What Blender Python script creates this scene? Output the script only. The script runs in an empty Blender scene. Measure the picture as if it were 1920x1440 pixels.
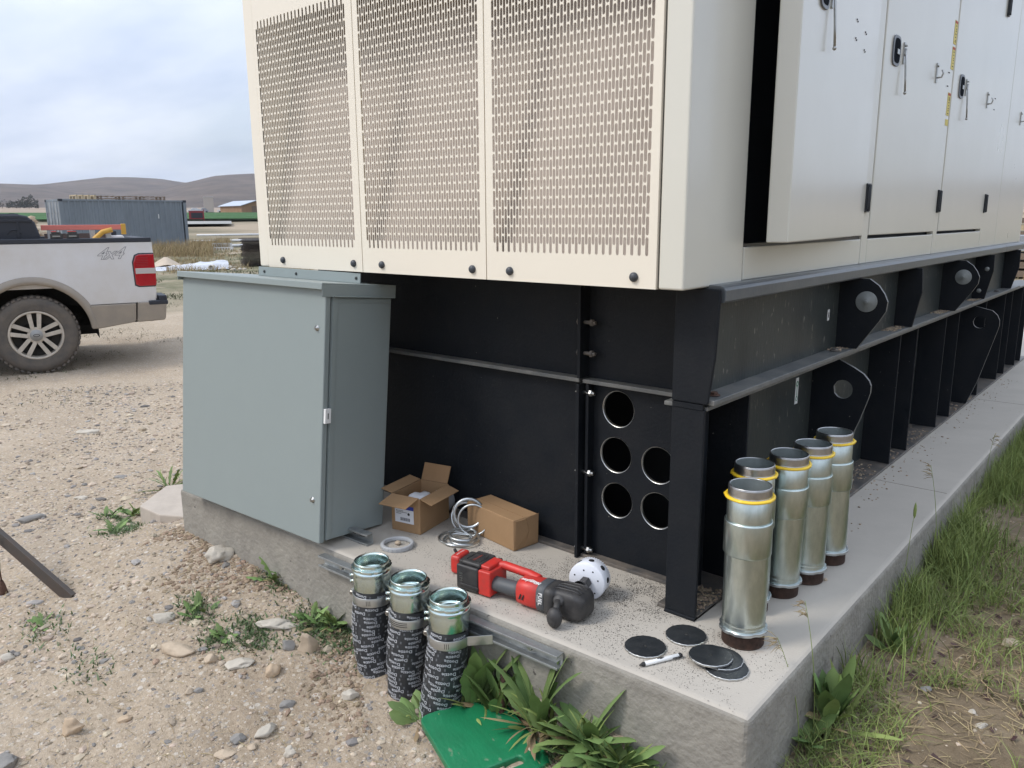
import bpy, bmesh, math, random
import numpy as np
from mathutils import Vector, Matrix, noise, Euler
R = math.radians
rng = np.random.default_rng(7)
random.seed(11)
scene = bpy.context.scene
COL = scene.collection

# ------------------------------------------------------------------ camera
CAM = Vector((0.9440, -1.8760, 1.12))
cam_d = bpy.data.cameras.new("camera")
cam = bpy.data.objects.new("camera", cam_d)
COL.objects.link(cam)
cam_d.sensor_width = 36
cam_d.lens = 27.49
cam_d.clip_start = 0.05
cam_d.clip_end = 20000
Mr = Matrix(((0.7564999, 0.12943582, -0.64105714),
             (0.65396495, -0.15892493, 0.73964364),
             (-0.00614358, -0.97876924, -0.20487319)))
cx, cy, cz = [Vector((Mr[0][i], Mr[1][i], Mr[2][i])) for i in range(3)]
M3 = Matrix((cx, -cy, -cz)).transposed()
cam.matrix_world = Matrix.Translation(CAM) @ M3.to_4x4()
scene.camera = cam

# ------------------------------------------------------------------ sky and sun
SUN_EL, SUN_AZ = R(47), R(214)         # compass-like angle measured from +Y clockwise
w = bpy.data.worlds.new("World"); scene.world = w; w.use_nodes = True
nt = w.node_tree; nd = nt.nodes; lk = nt.links
nd.clear()
out = nd.new('ShaderNodeOutputWorld'); bg = nd.new('ShaderNodeBackground')
bg.inputs['Strength'].default_value = 0.11
sky = nd.new('ShaderNodeTexSky'); sky.sky_type = 'NISHITA'; sky.sun_disc = False
sky.sun_elevation = SUN_EL; sky.sun_rotation = SUN_AZ
sky.air_density = 1.0; sky.dust_density = 2.0
tc = nd.new('ShaderNodeTexCoord')
sep = nd.new('ShaderNodeSeparateXYZ'); lk.new(tc.outputs['Generated'], sep.inputs[0])
def m(op, a, b=None, clamp=False):
    n = nd.new('ShaderNodeMath'); n.operation = op; n.use_clamp = clamp
    for i, v in enumerate((a, b)):
        if v is None: continue
        if isinstance(v, (int, float)): n.inputs[i].default_value = v
        else: lk.new(v, n.inputs[i])
    return n.outputs[0]
zz = m('ADD', m('MAXIMUM', sep.outputs[2], 0.0), 0.16)
comb = nd.new('ShaderNodeCombineXYZ')
lk.new(m('DIVIDE', sep.outputs[0], zz), comb.inputs[0]); lk.new(m('DIVIDE', sep.outputs[1], zz), comb.inputs[1])
mp = nd.new('ShaderNodeMapping'); mp.inputs['Rotation'].default_value = (0, 0, R(-25)); mp.inputs['Scale'].default_value = (0.55, 1.0, 1)
mp.inputs['Location'].default_value = (3.1, 1.7, 0)
lk.new(comb.outputs[0], mp.inputs[0])
n1 = nd.new('ShaderNodeTexNoise'); n1.inputs['Scale'].default_value = 0.85; n1.inputs['Detail'].default_value = 7; n1.inputs['Roughness'].default_value = 0.52; n1.inputs['Distortion'].default_value = 0.5
lk.new(mp.outputs[0], n1.inputs[0])
cov = nd.new('ShaderNodeValToRGB'); cov.color_ramp.elements[0].position = 0.36; cov.color_ramp.elements[1].position = 0.60
cov.color_ramp.elements[0].color = (0.62, 0.62, 0.62, 1); cov.color_ramp.elements[1].color = (1, 1, 1, 1)
lk.new(n1.outputs[0], cov.inputs[0])
n2 = nd.new('ShaderNodeTexNoise'); n2.inputs['Scale'].default_value = 1.9; n2.inputs['Detail'].default_value = 6; n2.inputs['Roughness'].default_value = 0.5
lk.new(mp.outputs[0], n2.inputs[0])
shd = nd.new('ShaderNodeValToRGB')
shd.color_ramp.elements[0].position = 0.30; shd.color_ramp.elements[0].color = (4.1, 4.75, 6.0, 1)
shd.color_ramp.elements[1].position = 0.72; shd.color_ramp.elements[1].color = (6.3, 6.7, 7.4, 1)
lk.new(n2.outputs[0], shd.inputs[0])
mix = nd.new('ShaderNodeMix'); mix.data_type = 'RGBA'
lk.new(cov.outputs[0], mix.inputs[0]); lk.new(sky.outputs[0], mix.inputs[6]); lk.new(shd.outputs[0], mix.inputs[7])
# the cloud deck is brighter overhead than at the horizon
up = m('ADD', m('MULTIPLY', m('POWER', m('MAXIMUM', sep.outputs[2], 0.0), 1.1), 1.05), 1.01)
vm = nd.new('ShaderNodeVectorMath'); vm.operation = 'SCALE'
lk.new(mix.outputs[2], vm.inputs[0]); lk.new(up, vm.inputs['Scale'])
lk.new(vm.outputs[0], bg.inputs[0]); lk.new(bg.outputs[0], out.inputs[0])

sd = bpy.data.lights.new("sun", 'SUN'); sd.energy = 1.5; sd.angle = R(16); sd.color = (1.0, 0.95, 0.88)
so = bpy.data.objects.new("sun", sd); COL.objects.link(so)
sdir = Vector((math.sin(SUN_AZ)*math.cos(SUN_EL), math.cos(SUN_AZ)*math.cos(SUN_EL), math.sin(SUN_EL)))
so.rotation_euler = sdir.to_track_quat('Z', 'Y').to_euler()
so.location = sdir*30
scene.view_settings.view_transform = 'Standard'; scene.view_settings.look = 'None'
scene.view_settings.exposure = 0.40; scene.view_settings.gamma = 1
scene.view_settings.use_curve_mapping = False

# ------------------------------------------------------------------ materials
def mat(name, col, rough=0.6, metal=0.0, var=0.0, vscale=8.0, col2=None, bump=0.0, bscale=60.0, coat=0.0, spec=0.5, stretch=None, detail=6.0, spots=None, island=0.0):
    """Principled material: base colour varied by noise (towards col2), noise bump, optional spots (col, scale, threshold)."""
    mt = bpy.data.materials.new(name); mt.use_nodes = True
    t = mt.node_tree; N = t.nodes; K = t.links; b = N['Principled BSDF']
    b.inputs['Roughness'].default_value = rough; b.inputs['Metallic'].default_value = metal
    b.inputs['Coat Weight'].default_value = coat; b.inputs['Specular IOR Level'].default_value = spec
    b.inputs['Coat Roughness'].default_value = 0.16
    c = (*col, 1); b.inputs['Base Color'].default_value = c
    tco = N.new('ShaderNodeTexCoord'); src = tco.outputs['Object']
    if stretch:
        mpn = N.new('ShaderNodeMapping'); mpn.inputs['Scale'].default_value = stretch; K.new(src, mpn.inputs[0]); src = mpn.outputs[0]
    last = None
    if var > 0:
        nz = N.new('ShaderNodeTexNoise'); nz.inputs['Scale'].default_value = vscale; nz.inputs['Detail'].default_value = detail; nz.inputs['Roughness'].default_value = 0.62
        K.new(src, nz.inputs[0])
        rp = N.new('ShaderNodeValToRGB'); rp.color_ramp.elements[0].position = 0.5-0.22; rp.color_ramp.elements[1].position = 0.5+0.22
        c2 = col2 if col2 else tuple(x*(1-var) for x in col)
        rp.color_ramp.elements[0].color = (*c2, 1); rp.color_ramp.elements[1].color = c
        K.new(nz.outputs[0], rp.inputs[0]); last = rp.outputs[0]
        rr = N.new('ShaderNodeMapRange'); rr.inputs['To Min'].default_value = min(1, rough*1.25+.05); rr.inputs['To Max'].default_value = max(0.03, rough*0.85)
        K.new(nz.outputs[0], rr.inputs[0]); K.new(rr.outputs[0], b.inputs['Roughness'])
    if spots:
        sc, scl, th = spots
        nz = N.new('ShaderNodeTexNoise'); nz.inputs['Scale'].default_value = scl; nz.inputs['Detail'].default_value = 3
        K.new(src, nz.inputs[0])
        rp = N.new('ShaderNodeValToRGB'); rp.color_ramp.elements[0].position = th; rp.color_ramp.elements[1].position = th+0.05
        K.new(nz.outputs[0], rp.inputs[0])
        mx = N.new('ShaderNodeMix'); mx.data_type = 'RGBA'; mx.inputs[7].default_value = (*sc, 1)
        K.new(rp.outputs[0], mx.inputs[0])
        if last: K.new(last, mx.inputs[6])
        else: mx.inputs[6].default_value = c
        last = mx.outputs[2]
    if island > 0:
        g = N.new('ShaderNodeNewGeometry')
        hs = N.new('ShaderNodeHueSaturation')
        if last: K.new(last, hs.inputs['Color'])
        else: hs.inputs['Color'].default_value = c
        mr = N.new('ShaderNodeMapRange'); mr.inputs['To Min'].default_value = 1-island; mr.inputs['To Max'].default_value = 1+island
        K.new(g.outputs['Random Per Island'], mr.inputs[0]); K.new(mr.outputs[0], hs.inputs['Value'])
        mr2 = N.new('ShaderNodeMath'); mr2.operation = 'PINGPONG'; mr2.inputs[1].default_value = 0.03
        K.new(g.outputs['Random Per Island'], mr2.inputs[0])
        ad = N.new('ShaderNodeMath'); ad.operation = 'ADD'; ad.inputs[1].default_value = 0.484; K.new(mr2.outputs[0], ad.inputs[0]); K.new(ad.outputs[0], hs.inputs['Hue'])
        last = hs.outputs[0]
    if last: K.new(last, b.inputs['Base Color'])
    if bump > 0:
        nb = N.new('ShaderNodeTexNoise'); nb.inputs['Scale'].default_value = bscale; nb.inputs['Detail'].default_value = 5
        K.new(src, nb.inputs[0]); bn = N.new('ShaderNodeBump'); bn.inputs['Strength'].default_value = bump; bn.inputs['Distance'].default_value = 0.01
        K.new(nb.outputs[0], bn.inputs['Height']); K.new(bn.outputs[0], b.inputs['Normal'])
    return mt

MAT = {}
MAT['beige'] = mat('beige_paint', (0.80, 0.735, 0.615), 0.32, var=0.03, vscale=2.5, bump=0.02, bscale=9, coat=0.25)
MAT['beige_shaded'] = mat('beige_gloss_shaded', (0.66, 0.638, 0.555), 0.26, var=0.05, vscale=1.8, bump=0.015, bscale=3.0, coat=0.55, spots=((0.42, 0.36, 0.26), 55.0, 0.78), spec=0.6)  # housing beige darkened and greyed, the side's shade put into the colour
MAT['baffle'] = mat('baffle_paint', (0.56, 0.475, 0.41), 0.6, var=0.25, vscale=3)
MAT['black'] = mat('black_steel_paint', (0.0075, 0.0100, 0.0140), 0.5, var=0.5, vscale=9, col2=(0.014, 0.0155, 0.018), spec=0.22, bump=0.10, bscale=90, spots=((0.16, 0.15, 0.13), 75.0, 0.735))
MAT['black_side'] = mat('black_dusty_lit_paint', (0.022, 0.029, 0.031), 0.36, var=0.6, vscale=5, spec=0.4, col2=(0.050, 0.056, 0.051), bump=0.10, bscale=90, spots=((0.17, 0.165, 0.14), 70.0, 0.66), stretch=(1, 1, .30))  # dust specks and streaks; base also lightened for reflected sky light
MAT['ledge'] = mat('dusty_black_ledge', (0.085, 0.093, 0.096), 0.42, var=0.6, vscale=12, col2=(0.19, 0.185, 0.17), bump=0.12, bscale=70)
MAT['flange'] = mat('flange_paint', (0.045, 0.05, 0.055), 0.4, var=0.6, vscale=14, col2=(0.19, 0.16, 0.13), bump=0.1)
MAT['rail'] = mat('rail_paint', (0.075, 0.088, 0.10), 0.30, var=0.35, vscale=10, col2=(0.12, 0.125, 0.125), bump=0.05, bscale=40)
MAT['void'] = mat('dark_interior', (0.012, 0.012, 0.013), 0.8)
MAT['cut'] = mat('bare_cut_steel', (0.62, 0.62, 0.60), 0.3, 1.0, var=0.2, vscale=40)
MAT['knob'] = mat('grey_plastic', (0.045, 0.05, 0.058), 0.45, bump=0.03)
MAT['seam'] = mat('seam_shadow_gap', (0.10, 0.09, 0.075), 0.7)
MAT['disc'] = mat('grey_disc_plastic', (0.27, 0.29, 0.285), 0.4, var=0.4, vscale=30, col2=(0.19, 0.2, 0.19))
MAT['steel'] = mat('steel_hardware', (0.50, 0.50, 0.48), 0.28, 1.0, var=0.3, vscale=30)
MAT['handle'] = mat('black_handle_plastic', (0.02, 0.024, 0.03), 0.3)
MAT['inset_shade'] = mat('recess_shade_paint', (0.008, 0.011, 0.016), 0.9, spec=0.05)  # near-black paint stands in for the shade of the handle recess
MAT['handle_rim'] = mat('grey_handle_rim', (0.16, 0.17, 0.19), 0.35)
MAT['yellow'] = mat('yellow_label', (0.75, 0.62, 0.16), 0.5, var=0.1, vscale=30)
MAT['ink'] = mat('black_ink', (0.02, 0.02, 0.02), 0.6)
MAT['redink'] = mat('red_ink', (0.45, 0.06, 0.04), 0.6)
MAT['greenink'] = mat('green_ink', (0.03, 0.22, 0.10), 0.6)
MAT['white'] = mat('white_print', (0.72, 0.72, 0.70), 0.5)
MAT['enc'] = mat('grey_enclosure_paint', (0.252, 0.291, 0.284), 0.38, var=0.03, vscale=5, bump=0.03, bscale=300, spec=0.45)
MAT['enc_dark'] = mat('enclosure_gasket', (0.03, 0.035, 0.035), 0.7)
MAT['zinc'] = mat('zinc_plate', (0.60, 0.72, 0.76), 0.19, 1.0, var=0.22, vscale=16, col2=(0.62, 0.70, 0.60), bump=0.03, bscale=30)
MAT['zinc_clamp'] = mat('zinc_clamp_steel', (0.62, 0.65, 0.66), 0.34, 1.0, var=0.2, vscale=25, bump=0.05)
MAT['strut'] = mat('galvanised_strut', (0.46, 0.48, 0.48), 0.48, 0.85, var=0.3, vscale=30, bump=0.05)
MAT['galv'] = mat('galvanised_pipe', (0.70, 0.77, 0.745), 0.27, 1.0, var=0.4, vscale=26, col2=(0.42, 0.49, 0.46), bump=0.05, bscale=40, stretch=(1, 1, 0.35))
MAT['thread'] = mat('cut_thread_steel', (0.62, 0.62, 0.62), 0.28, 1.0, var=0.3, vscale=40)
MAT['bore'] = mat('pipe_bore', (0.45, 0.49, 0.48), 0.45, 0.9, var=0.3, vscale=18)
MAT['rustthread'] = mat('rusty_thread', (0.075, 0.038, 0.025), 0.7, 0.2, var=0.5, vscale=50, col2=(0.03, 0.02, 0.015), bump=0.2, bscale=150)
MAT['joint'] = mat('pad_joint', (0.20, 0.18, 0.15), 0.95)
MAT['bush'] = mat('yellow_bushing', (0.85, 0.56, 0.03), 0.35)
MAT['tape'] = mat('pipe_wrap_tape', (0.022, 0.026, 0.032), 0.42, var=0.3, vscale=30, col2=(0.05, 0.052, 0.055), bump=0.25, bscale=45)
MAT['tapetext'] = mat('tape_print', (0.55, 0.57, 0.60), 0.55, var=0.3, vscale=60)
MAT['tapetext2'] = mat('tape_print_faint', (0.13, 0.14, 0.15), 0.6)
MAT['card'] = mat('cardboard', (0.36, 0.225, 0.12), 0.8, var=0.12, vscale=12, bump=0.05, bscale=120, spec=0.2)
MAT['card_in'] = mat('cardboard_inside', (0.33, 0.20, 0.105), 0.85, var=0.15, vscale=10, spec=0.2)
MAT['paperlabel'] = mat('paper_label', (0.68, 0.68, 0.70), 0.6)
MAT['blue'] = mat('blue_print', (0.02, 0.04, 0.30), 0.5)
MAT['red'] = mat('red_tool_plastic', (0.66, 0.030, 0.022), 0.42, var=0.3, vscale=30, col2=(0.42, 0.05, 0.04), bump=0.03, bscale=100, spots=((0.30, 0.10, 0.08), 60.0, 0.69))
MAT['blkplastic'] = mat('black_tool_plastic', (0.018, 0.018, 0.020), 0.5, var=0.5, vscale=26, col2=(0.060, 0.056, 0.052), bump=0.06, bscale=120)
MAT['greyplastic'] = mat('grey_grip_rubber', (0.075, 0.08, 0.085), 0.55, bump=0.05, bscale=150)
MAT['whitepaint'] = mat('white_holesaw_paint', (0.76, 0.78, 0.83), 0.35, var=0.05, vscale=20)
MAT['green'] = mat('green_foam', (0.012, 0.195, 0.080), 0.38, var=0.35, vscale=9, col2=(0.008, 0.145, 0.058), bump=0.16, bscale=38, stretch=(1.0, 2.2, 1), spots=((0.13, 0.22, 0.13), 16.0, 0.69), spec=0.5)
MAT['disc_black'] = mat('black_cut_disc', (0.014, 0.017, 0.02), 0.4, var=0.5, vscale=30, col2=(0.03, 0.032, 0.033), bump=0.1)
MAT['penwhite'] = mat('pen_white', (0.75, 0.75, 0.73), 0.35)
MAT['pvc'] = mat('grey_pvc', (0.42, 0.43, 0.44), 0.45, bump=0.02)
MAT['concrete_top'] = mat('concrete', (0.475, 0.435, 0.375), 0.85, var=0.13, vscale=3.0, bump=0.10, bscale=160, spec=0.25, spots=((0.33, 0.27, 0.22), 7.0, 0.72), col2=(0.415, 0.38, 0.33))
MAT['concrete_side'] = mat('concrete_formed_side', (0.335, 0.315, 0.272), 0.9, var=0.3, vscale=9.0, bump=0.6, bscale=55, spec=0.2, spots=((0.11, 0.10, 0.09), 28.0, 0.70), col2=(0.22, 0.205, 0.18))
MAT['fragment'] = mat('pale_concrete', (0.50, 0.435, 0.365), 0.9, var=0.2, vscale=7, bump=0.4, bscale=30)
MAT['stone_tan'] = mat('tan_rock', (0.55, 0.445, 0.33), 0.85, var=0.3, vscale=16, bump=0.3, bscale=45, spec=0.25)
MAT['stone_pale'] = mat('pale_rock', (0.55, 0.50, 0.42), 0.85, var=0.25, vscale=14, bump=0.35, bscale=40, spec=0.25)
MAT['stone_grey'] = mat('grey_rock', (0.30, 0.285, 0.265), 0.75, var=0.3, vscale=14, bump=0.3, bscale=45, spec=0.3)
MAT['stone_orange'] = mat('orange_rock', (0.56, 0.43, 0.30), 0.85, var=0.3, vscale=14, bump=0.3, bscale=45, spec=0.25)
MAT['pebble'] = mat('gravel_stones', (0.46, 0.38, 0.29), 0.85, var=0.25, vscale=20, island=0.42, spec=0.25)
MAT['pebble_grey'] = mat('grey_gravel_stones', (0.29, 0.27, 0.25), 0.8, var=0.25, vscale=20, island=0.45, spec=0.3)
MAT['leaf'] = mat('weed_leaf', (0.175, 0.265, 0.085), 0.6, var=0.3, vscale=12, island=0.28, spec=0.35)
MAT['leaf_rib'] = mat('weed_midrib', (0.16, 0.25, 0.08), 0.5)
MAT['grass'] = mat('green_grass', (0.25, 0.31, 0.095), 0.65, var=0.3, vscale=6, island=0.35, spec=0.3)
MAT['straw'] = mat('dry_straw', (0.36, 0.28, 0.155), 0.8, var=0.3, vscale=8, island=0.35, spec=0.2)
MAT['darkleaf'] = mat('purple_dead_leaf', (0.07, 0.035, 0.03), 0.7, island=0.3)
MAT['rust'] = mat('rusty_iron', (0.115, 0.060, 0.040), 0.8, var=0.5, vscale=25, col2=(0.06, 0.03, 0.02), bump=0.3)
MAT['oldsteel'] = mat('weathered_angle_iron', (0.060, 0.058, 0.055), 0.6, 0.3, var=0.5, vscale=14, col2=(0.095, 0.07, 0.055), bump=0.15)
MAT['clod'] = mat('dry_soil_clods', (0.33, 0.25, 0.175), 0.95, var=0.3, vscale=30, island=0.25, spec=0.1, bump=.4, bscale=90)
MAT['chip'] = mat('steel_chips', (0.045, 0.042, 0.038), 0.5, island=0.6)
MAT['dustdebris'] = mat('dirt_debris', (0.30, 0.23, 0.16), 0.9, island=0.3)

# translucency on thin leaves
for k in ('leaf', 'grass'):
    b = MAT[k].node_tree.nodes['Principled BSDF']
    b.inputs['Subsurface Weight'].default_value = 0.0

# ------------------------------------------------------------------ mesh building
class MB:
    """Collects vertices and faces, with a current transform and material slot."""
    def __init__(s): s.v = []; s.f = []; s.mi = []; s.sm = []; s.T = Matrix.Identity(4); s.cur = 0; s.smooth = False
    def at(s, T): s.T = T; return s
    def add(s, vs, fs, smooth=None):
        o = len(s.v); s.v += [tuple(s.T @ Vector(p)) for p in vs]
        s.f += [tuple(i+o for i in f) for f in fs]
        s.mi += [s.cur]*len(fs); s.sm += [s.smooth if smooth is None else smooth]*len(fs)
        return s
    def box(s, x0, x1, y0, y1, z0, z1):
        vs = [(x, y, z) for x in (x0, x1) for y in (y0, y1) for z in (z0, z1)]
        return s.add(vs, [(0, 1, 3, 2), (4, 6, 7, 5), (0, 4, 5, 1), (2, 3, 7, 6), (0, 2, 6, 4), (1, 5, 7, 3)], False)
    def prism(s, poly, a0, a1, axis='y'):
        """extrude a 2-D polygon; axis y: poly is (x,z); axis z: (x,y); axis x: (y,z)"""
        def P(p, a): return {'y': (p[0], a, p[1]), 'z': (p[0], p[1], a), 'x': (a, p[0], p[1])}[axis]
        n = len(poly)
        vs = [P(p, a0) for p in poly]+[P(p, a1) for p in poly]
        fs = [tuple(range(n))[::-1], tuple(range(n, 2*n))]+[(i, (i+1) % n, n+(i+1) % n, n+i) for i in range(n)]
        return s.add(vs, fs, False)
    def lathe(s, prof, n=32, c=(0, 0, 0), ax=None, smooth=True, closed=False):
        """revolve (r,h) pairs about an axis through c"""
        Q = Matrix.Identity(3) if ax is None else Vector(ax).to_track_quat('Z', 'Y').to_matrix()
        vs = []
        for r, h in prof:
            for i in range(n):
                a = 2*math.pi*i/n; vs.append(Vector(c)+Q @ Vector((r*math.cos(a), r*math.sin(a), h)))
        m_ = len(prof); fs = []
        for j in range(m_-1 if not closed else m_):
            k = (j+1) % m_
            for i in range(n): fs.append((j*n+i, j*n+(i+1) % n, k*n+(i+1) % n, k*n+i))
        return s.add(vs, fs, smooth)
    def cyl(s, p0, p1, r, n=16, smooth=True, r1=None):
        p0 = Vector(p0); p1 = Vector(p1); L = (p1-p0).length; r1 = r if r1 is None else r1
        e = min(r, r1)*0.12
        s.lathe([(0.0001, 0), (r-e, 0), (r, e), (r1, L-e), (r1-e, L), (0.0001, L)], n, p0, p1-p0, smooth=False if not smooth else True)
        return s
    def tube(s, pts, r, n=8, cap=True):
        pts = [Vector(p) for p in pts]; vs = []; m_ = len(pts)
        d = (pts[1]-pts[0]).normalized(); up = Vector((0, 0, 1)) if abs(d.z) < .9 else Vector((1, 0, 0))
        for i, p in enumerate(pts):
            d = (pts[min(i+1, m_-1)]-pts[max(i-1, 0)]).normalized()
            a = d.cross(up).normalized(); b = a.cross(d).normalized(); up = b
            rr = r[i] if isinstance(r, (list, tuple)) else r
            for k in range(n):
                t = 2*math.pi*k/n; vs.append(p+(a*math.cos(t)+b*math.sin(t))*rr)
        fs = [(j*n+i, j*n+(i+1) % n, (j+1)*n+(i+1) % n, (j+1)*n+i) for j in range(m_-1) for i in range(n)]
        if cap: fs += [tuple(range(n))[::-1], tuple(range((m_-1)*n, m_*n))]
        return s.add(vs, fs, True)
    def ball(s, c, rx, ry=None, rz=None, n=16, h=10, seed=None, amp=0.0):
        ry = rx if ry is None else ry; rz = rx if rz is None else rz; vs = []; fs = []
        for j in range(h+1):
            ph = math.pi*j/h
            for i in range(n):
                t = 2*math.pi*i/n; d = Vector((math.sin(ph)*math.cos(t), math.sin(ph)*math.sin(t), math.cos(ph)))
                k = 1.0
                if seed is not None: k += amp*noise.noise(d*1.6+Vector((seed*3.1, seed*1.7, 0)))
                vs.append((c[0]+rx*d.x*k, c[1]+ry*d.y*k, c[2]+rz*d.z*k))
        for j in range(h):
            for i in range(n): fs.append((j*n+i, (j+1)*n+i, (j+1)*n+(i+1) % n, j*n+(i+1) % n))
        return s.add(vs, fs, True)
    def build(s, name, mats, parent=None, bevel=0.0, seg=2, label=None, ang=35):
        me = bpy.data.meshes.new(name); me.from_pydata(s.v, [], s.f)
        mats = mats if isinstance(mats, (list, tuple)) else [mats]
        for k in mats: me.materials.append(MAT[k] if isinstance(k, str) else k)
        me.polygons.foreach_set('material_index', s.mi); me.polygons.foreach_set('use_smooth', s.sm); me.update()
        if len(s.f) < 60000:
            bm = bmesh.new(); bm.from_mesh(me); bmesh.ops.recalc_face_normals(bm, faces=bm.faces); bm.to_mesh(me); bm.free()
        o = bpy.data.objects.new(name, me); COL.objects.link(o)
        if parent is not None: o.parent = parent
        if bevel > 0:
            md = o.modifiers.new('bevel', 'BEVEL'); md.width = bevel; md.segments = seg; md.limit_method = 'ANGLE'; md.angle_limit = R(ang); md.harden_normals = False
        if label: o['label'] = label
        return o

def tag(o, label, cat, group=None, kind=None):
    o['label'] = label; o['category'] = cat
    if group: o['group'] = group
    if kind: o['kind'] = kind
    return o
def thing(name, label, cat, loc=(0, 0, 0), rz=0.0, group=None, rot=None):
    o = bpy.data.objects.new(name, None); COL.objects.link(o); o.empty_display_size = 0.1
    o.location = loc; o.rotation_euler = rot if rot else (0, 0, rz)
    return tag(o, label, cat, group)
def structure(o, label=None):
    o['kind'] = 'structure'
    if label: o['label'] = label
    return o
def copy_thing(src, loc, rz, label, group):
    """copy a thing with its parts and sub-parts"""
    def cp(o, par):
        c = o.copy(); COL.objects.link(c)
        c.parent = par
        for ch in [q for q in bpy.data.objects if q.parent == o]: cp(ch, c)
        return c
    r = cp(src, None); r.location = loc; r.rotation_euler = (0, 0, rz); r['label'] = label; r['group'] = group
    return r

def text_tris(body, size, shear=0.0, bold=0.0, res=2, spacing=1.0):
    cu = bpy.data.curves.new('t', 'FONT'); cu.body = body; cu.size = size; cu.shear = shear; cu.offset = bold; cu.resolution_u = res
    cu.align_x = 'CENTER'; cu.align_y = 'CENTER'; cu.fill_mode = 'FRONT'; cu.space_character = spacing
    o = bpy.data.objects.new('t', cu); COL.objects.link(o)
    dg = bpy.context.evaluated_depsgraph_get(); e = o.evaluated_get(dg); me = e.to_mesh()
    vs = [tuple(v.co) for v in me.vertices]; fs = [tuple(p.vertices) for p in me.polygons]
    e.to_mesh_clear(); bpy.data.objects.remove(o); bpy.data.curves.remove(cu)
    return vs, fs
def frame(o, x, y):
    """4x4 with the given x and y axes"""
    x = Vector(x).normalized(); y = Vector(y); z = x.cross(y).normalized(); y = z.cross(x)
    T = Matrix((x, y, z)).transposed().to_4x4(); T.translation = Vector(o); return T
def put_text(mb, body, size, o, x, y, **k):
    vs, fs = text_tris(body, size, **k); T0 = mb.T; mb.T = T0 @ frame(o, x, y); mb.add(vs, fs, False); mb.T = T0

def interp(x,xs,ys):
    if x<=xs[0]: return ys[0]
    for i in range(1,len(xs)):
        if x<=xs[i]:
            t=(x-xs[i-1])/(xs[i]-xs[i-1]); return ys[i-1]+t*(ys[i]-ys[i-1])
    return ys[-1]
def smooth(a,b,x):
    t=min(1,max(0,(x-a)/(b-a))); return t*t*(3-2*t)
def ground_z(x,y):
    # distance to the pad footprint and the height where the soil meets it
    qx=min(.31,max(-2.25,x)); qy=min(7,max(-.35,y)); d=math.hypot(x-qx,y-qy)
    front=interp(qx,[-2.25,-1.67,-1.3,-1.12,-.95,-.5,-.1,.31],[-.19,-.205,-.25,-.28,-.31,-.30,-.235,-.26])
    side=interp(qy,[-.35,0,.3,1.5],[-.30,-.25,-.2,-.2])
    w=smooth(-.05,.35,x) if y<-.35 else (1 if x>0 else 0)
    zc=front*(1-w)+side*w if y<-.35 else (side if x>0 else -.19)
    L=.75+ (1.6 if x>0 else 0)*smooth(0,.5,x)
    z=-.43+(zc+.43)*math.exp(-(d/L)**1.5)
    r=math.hypot(x-.944,y+1.876)
    if r>35: z+=.018*(r-35)
    return z

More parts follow.
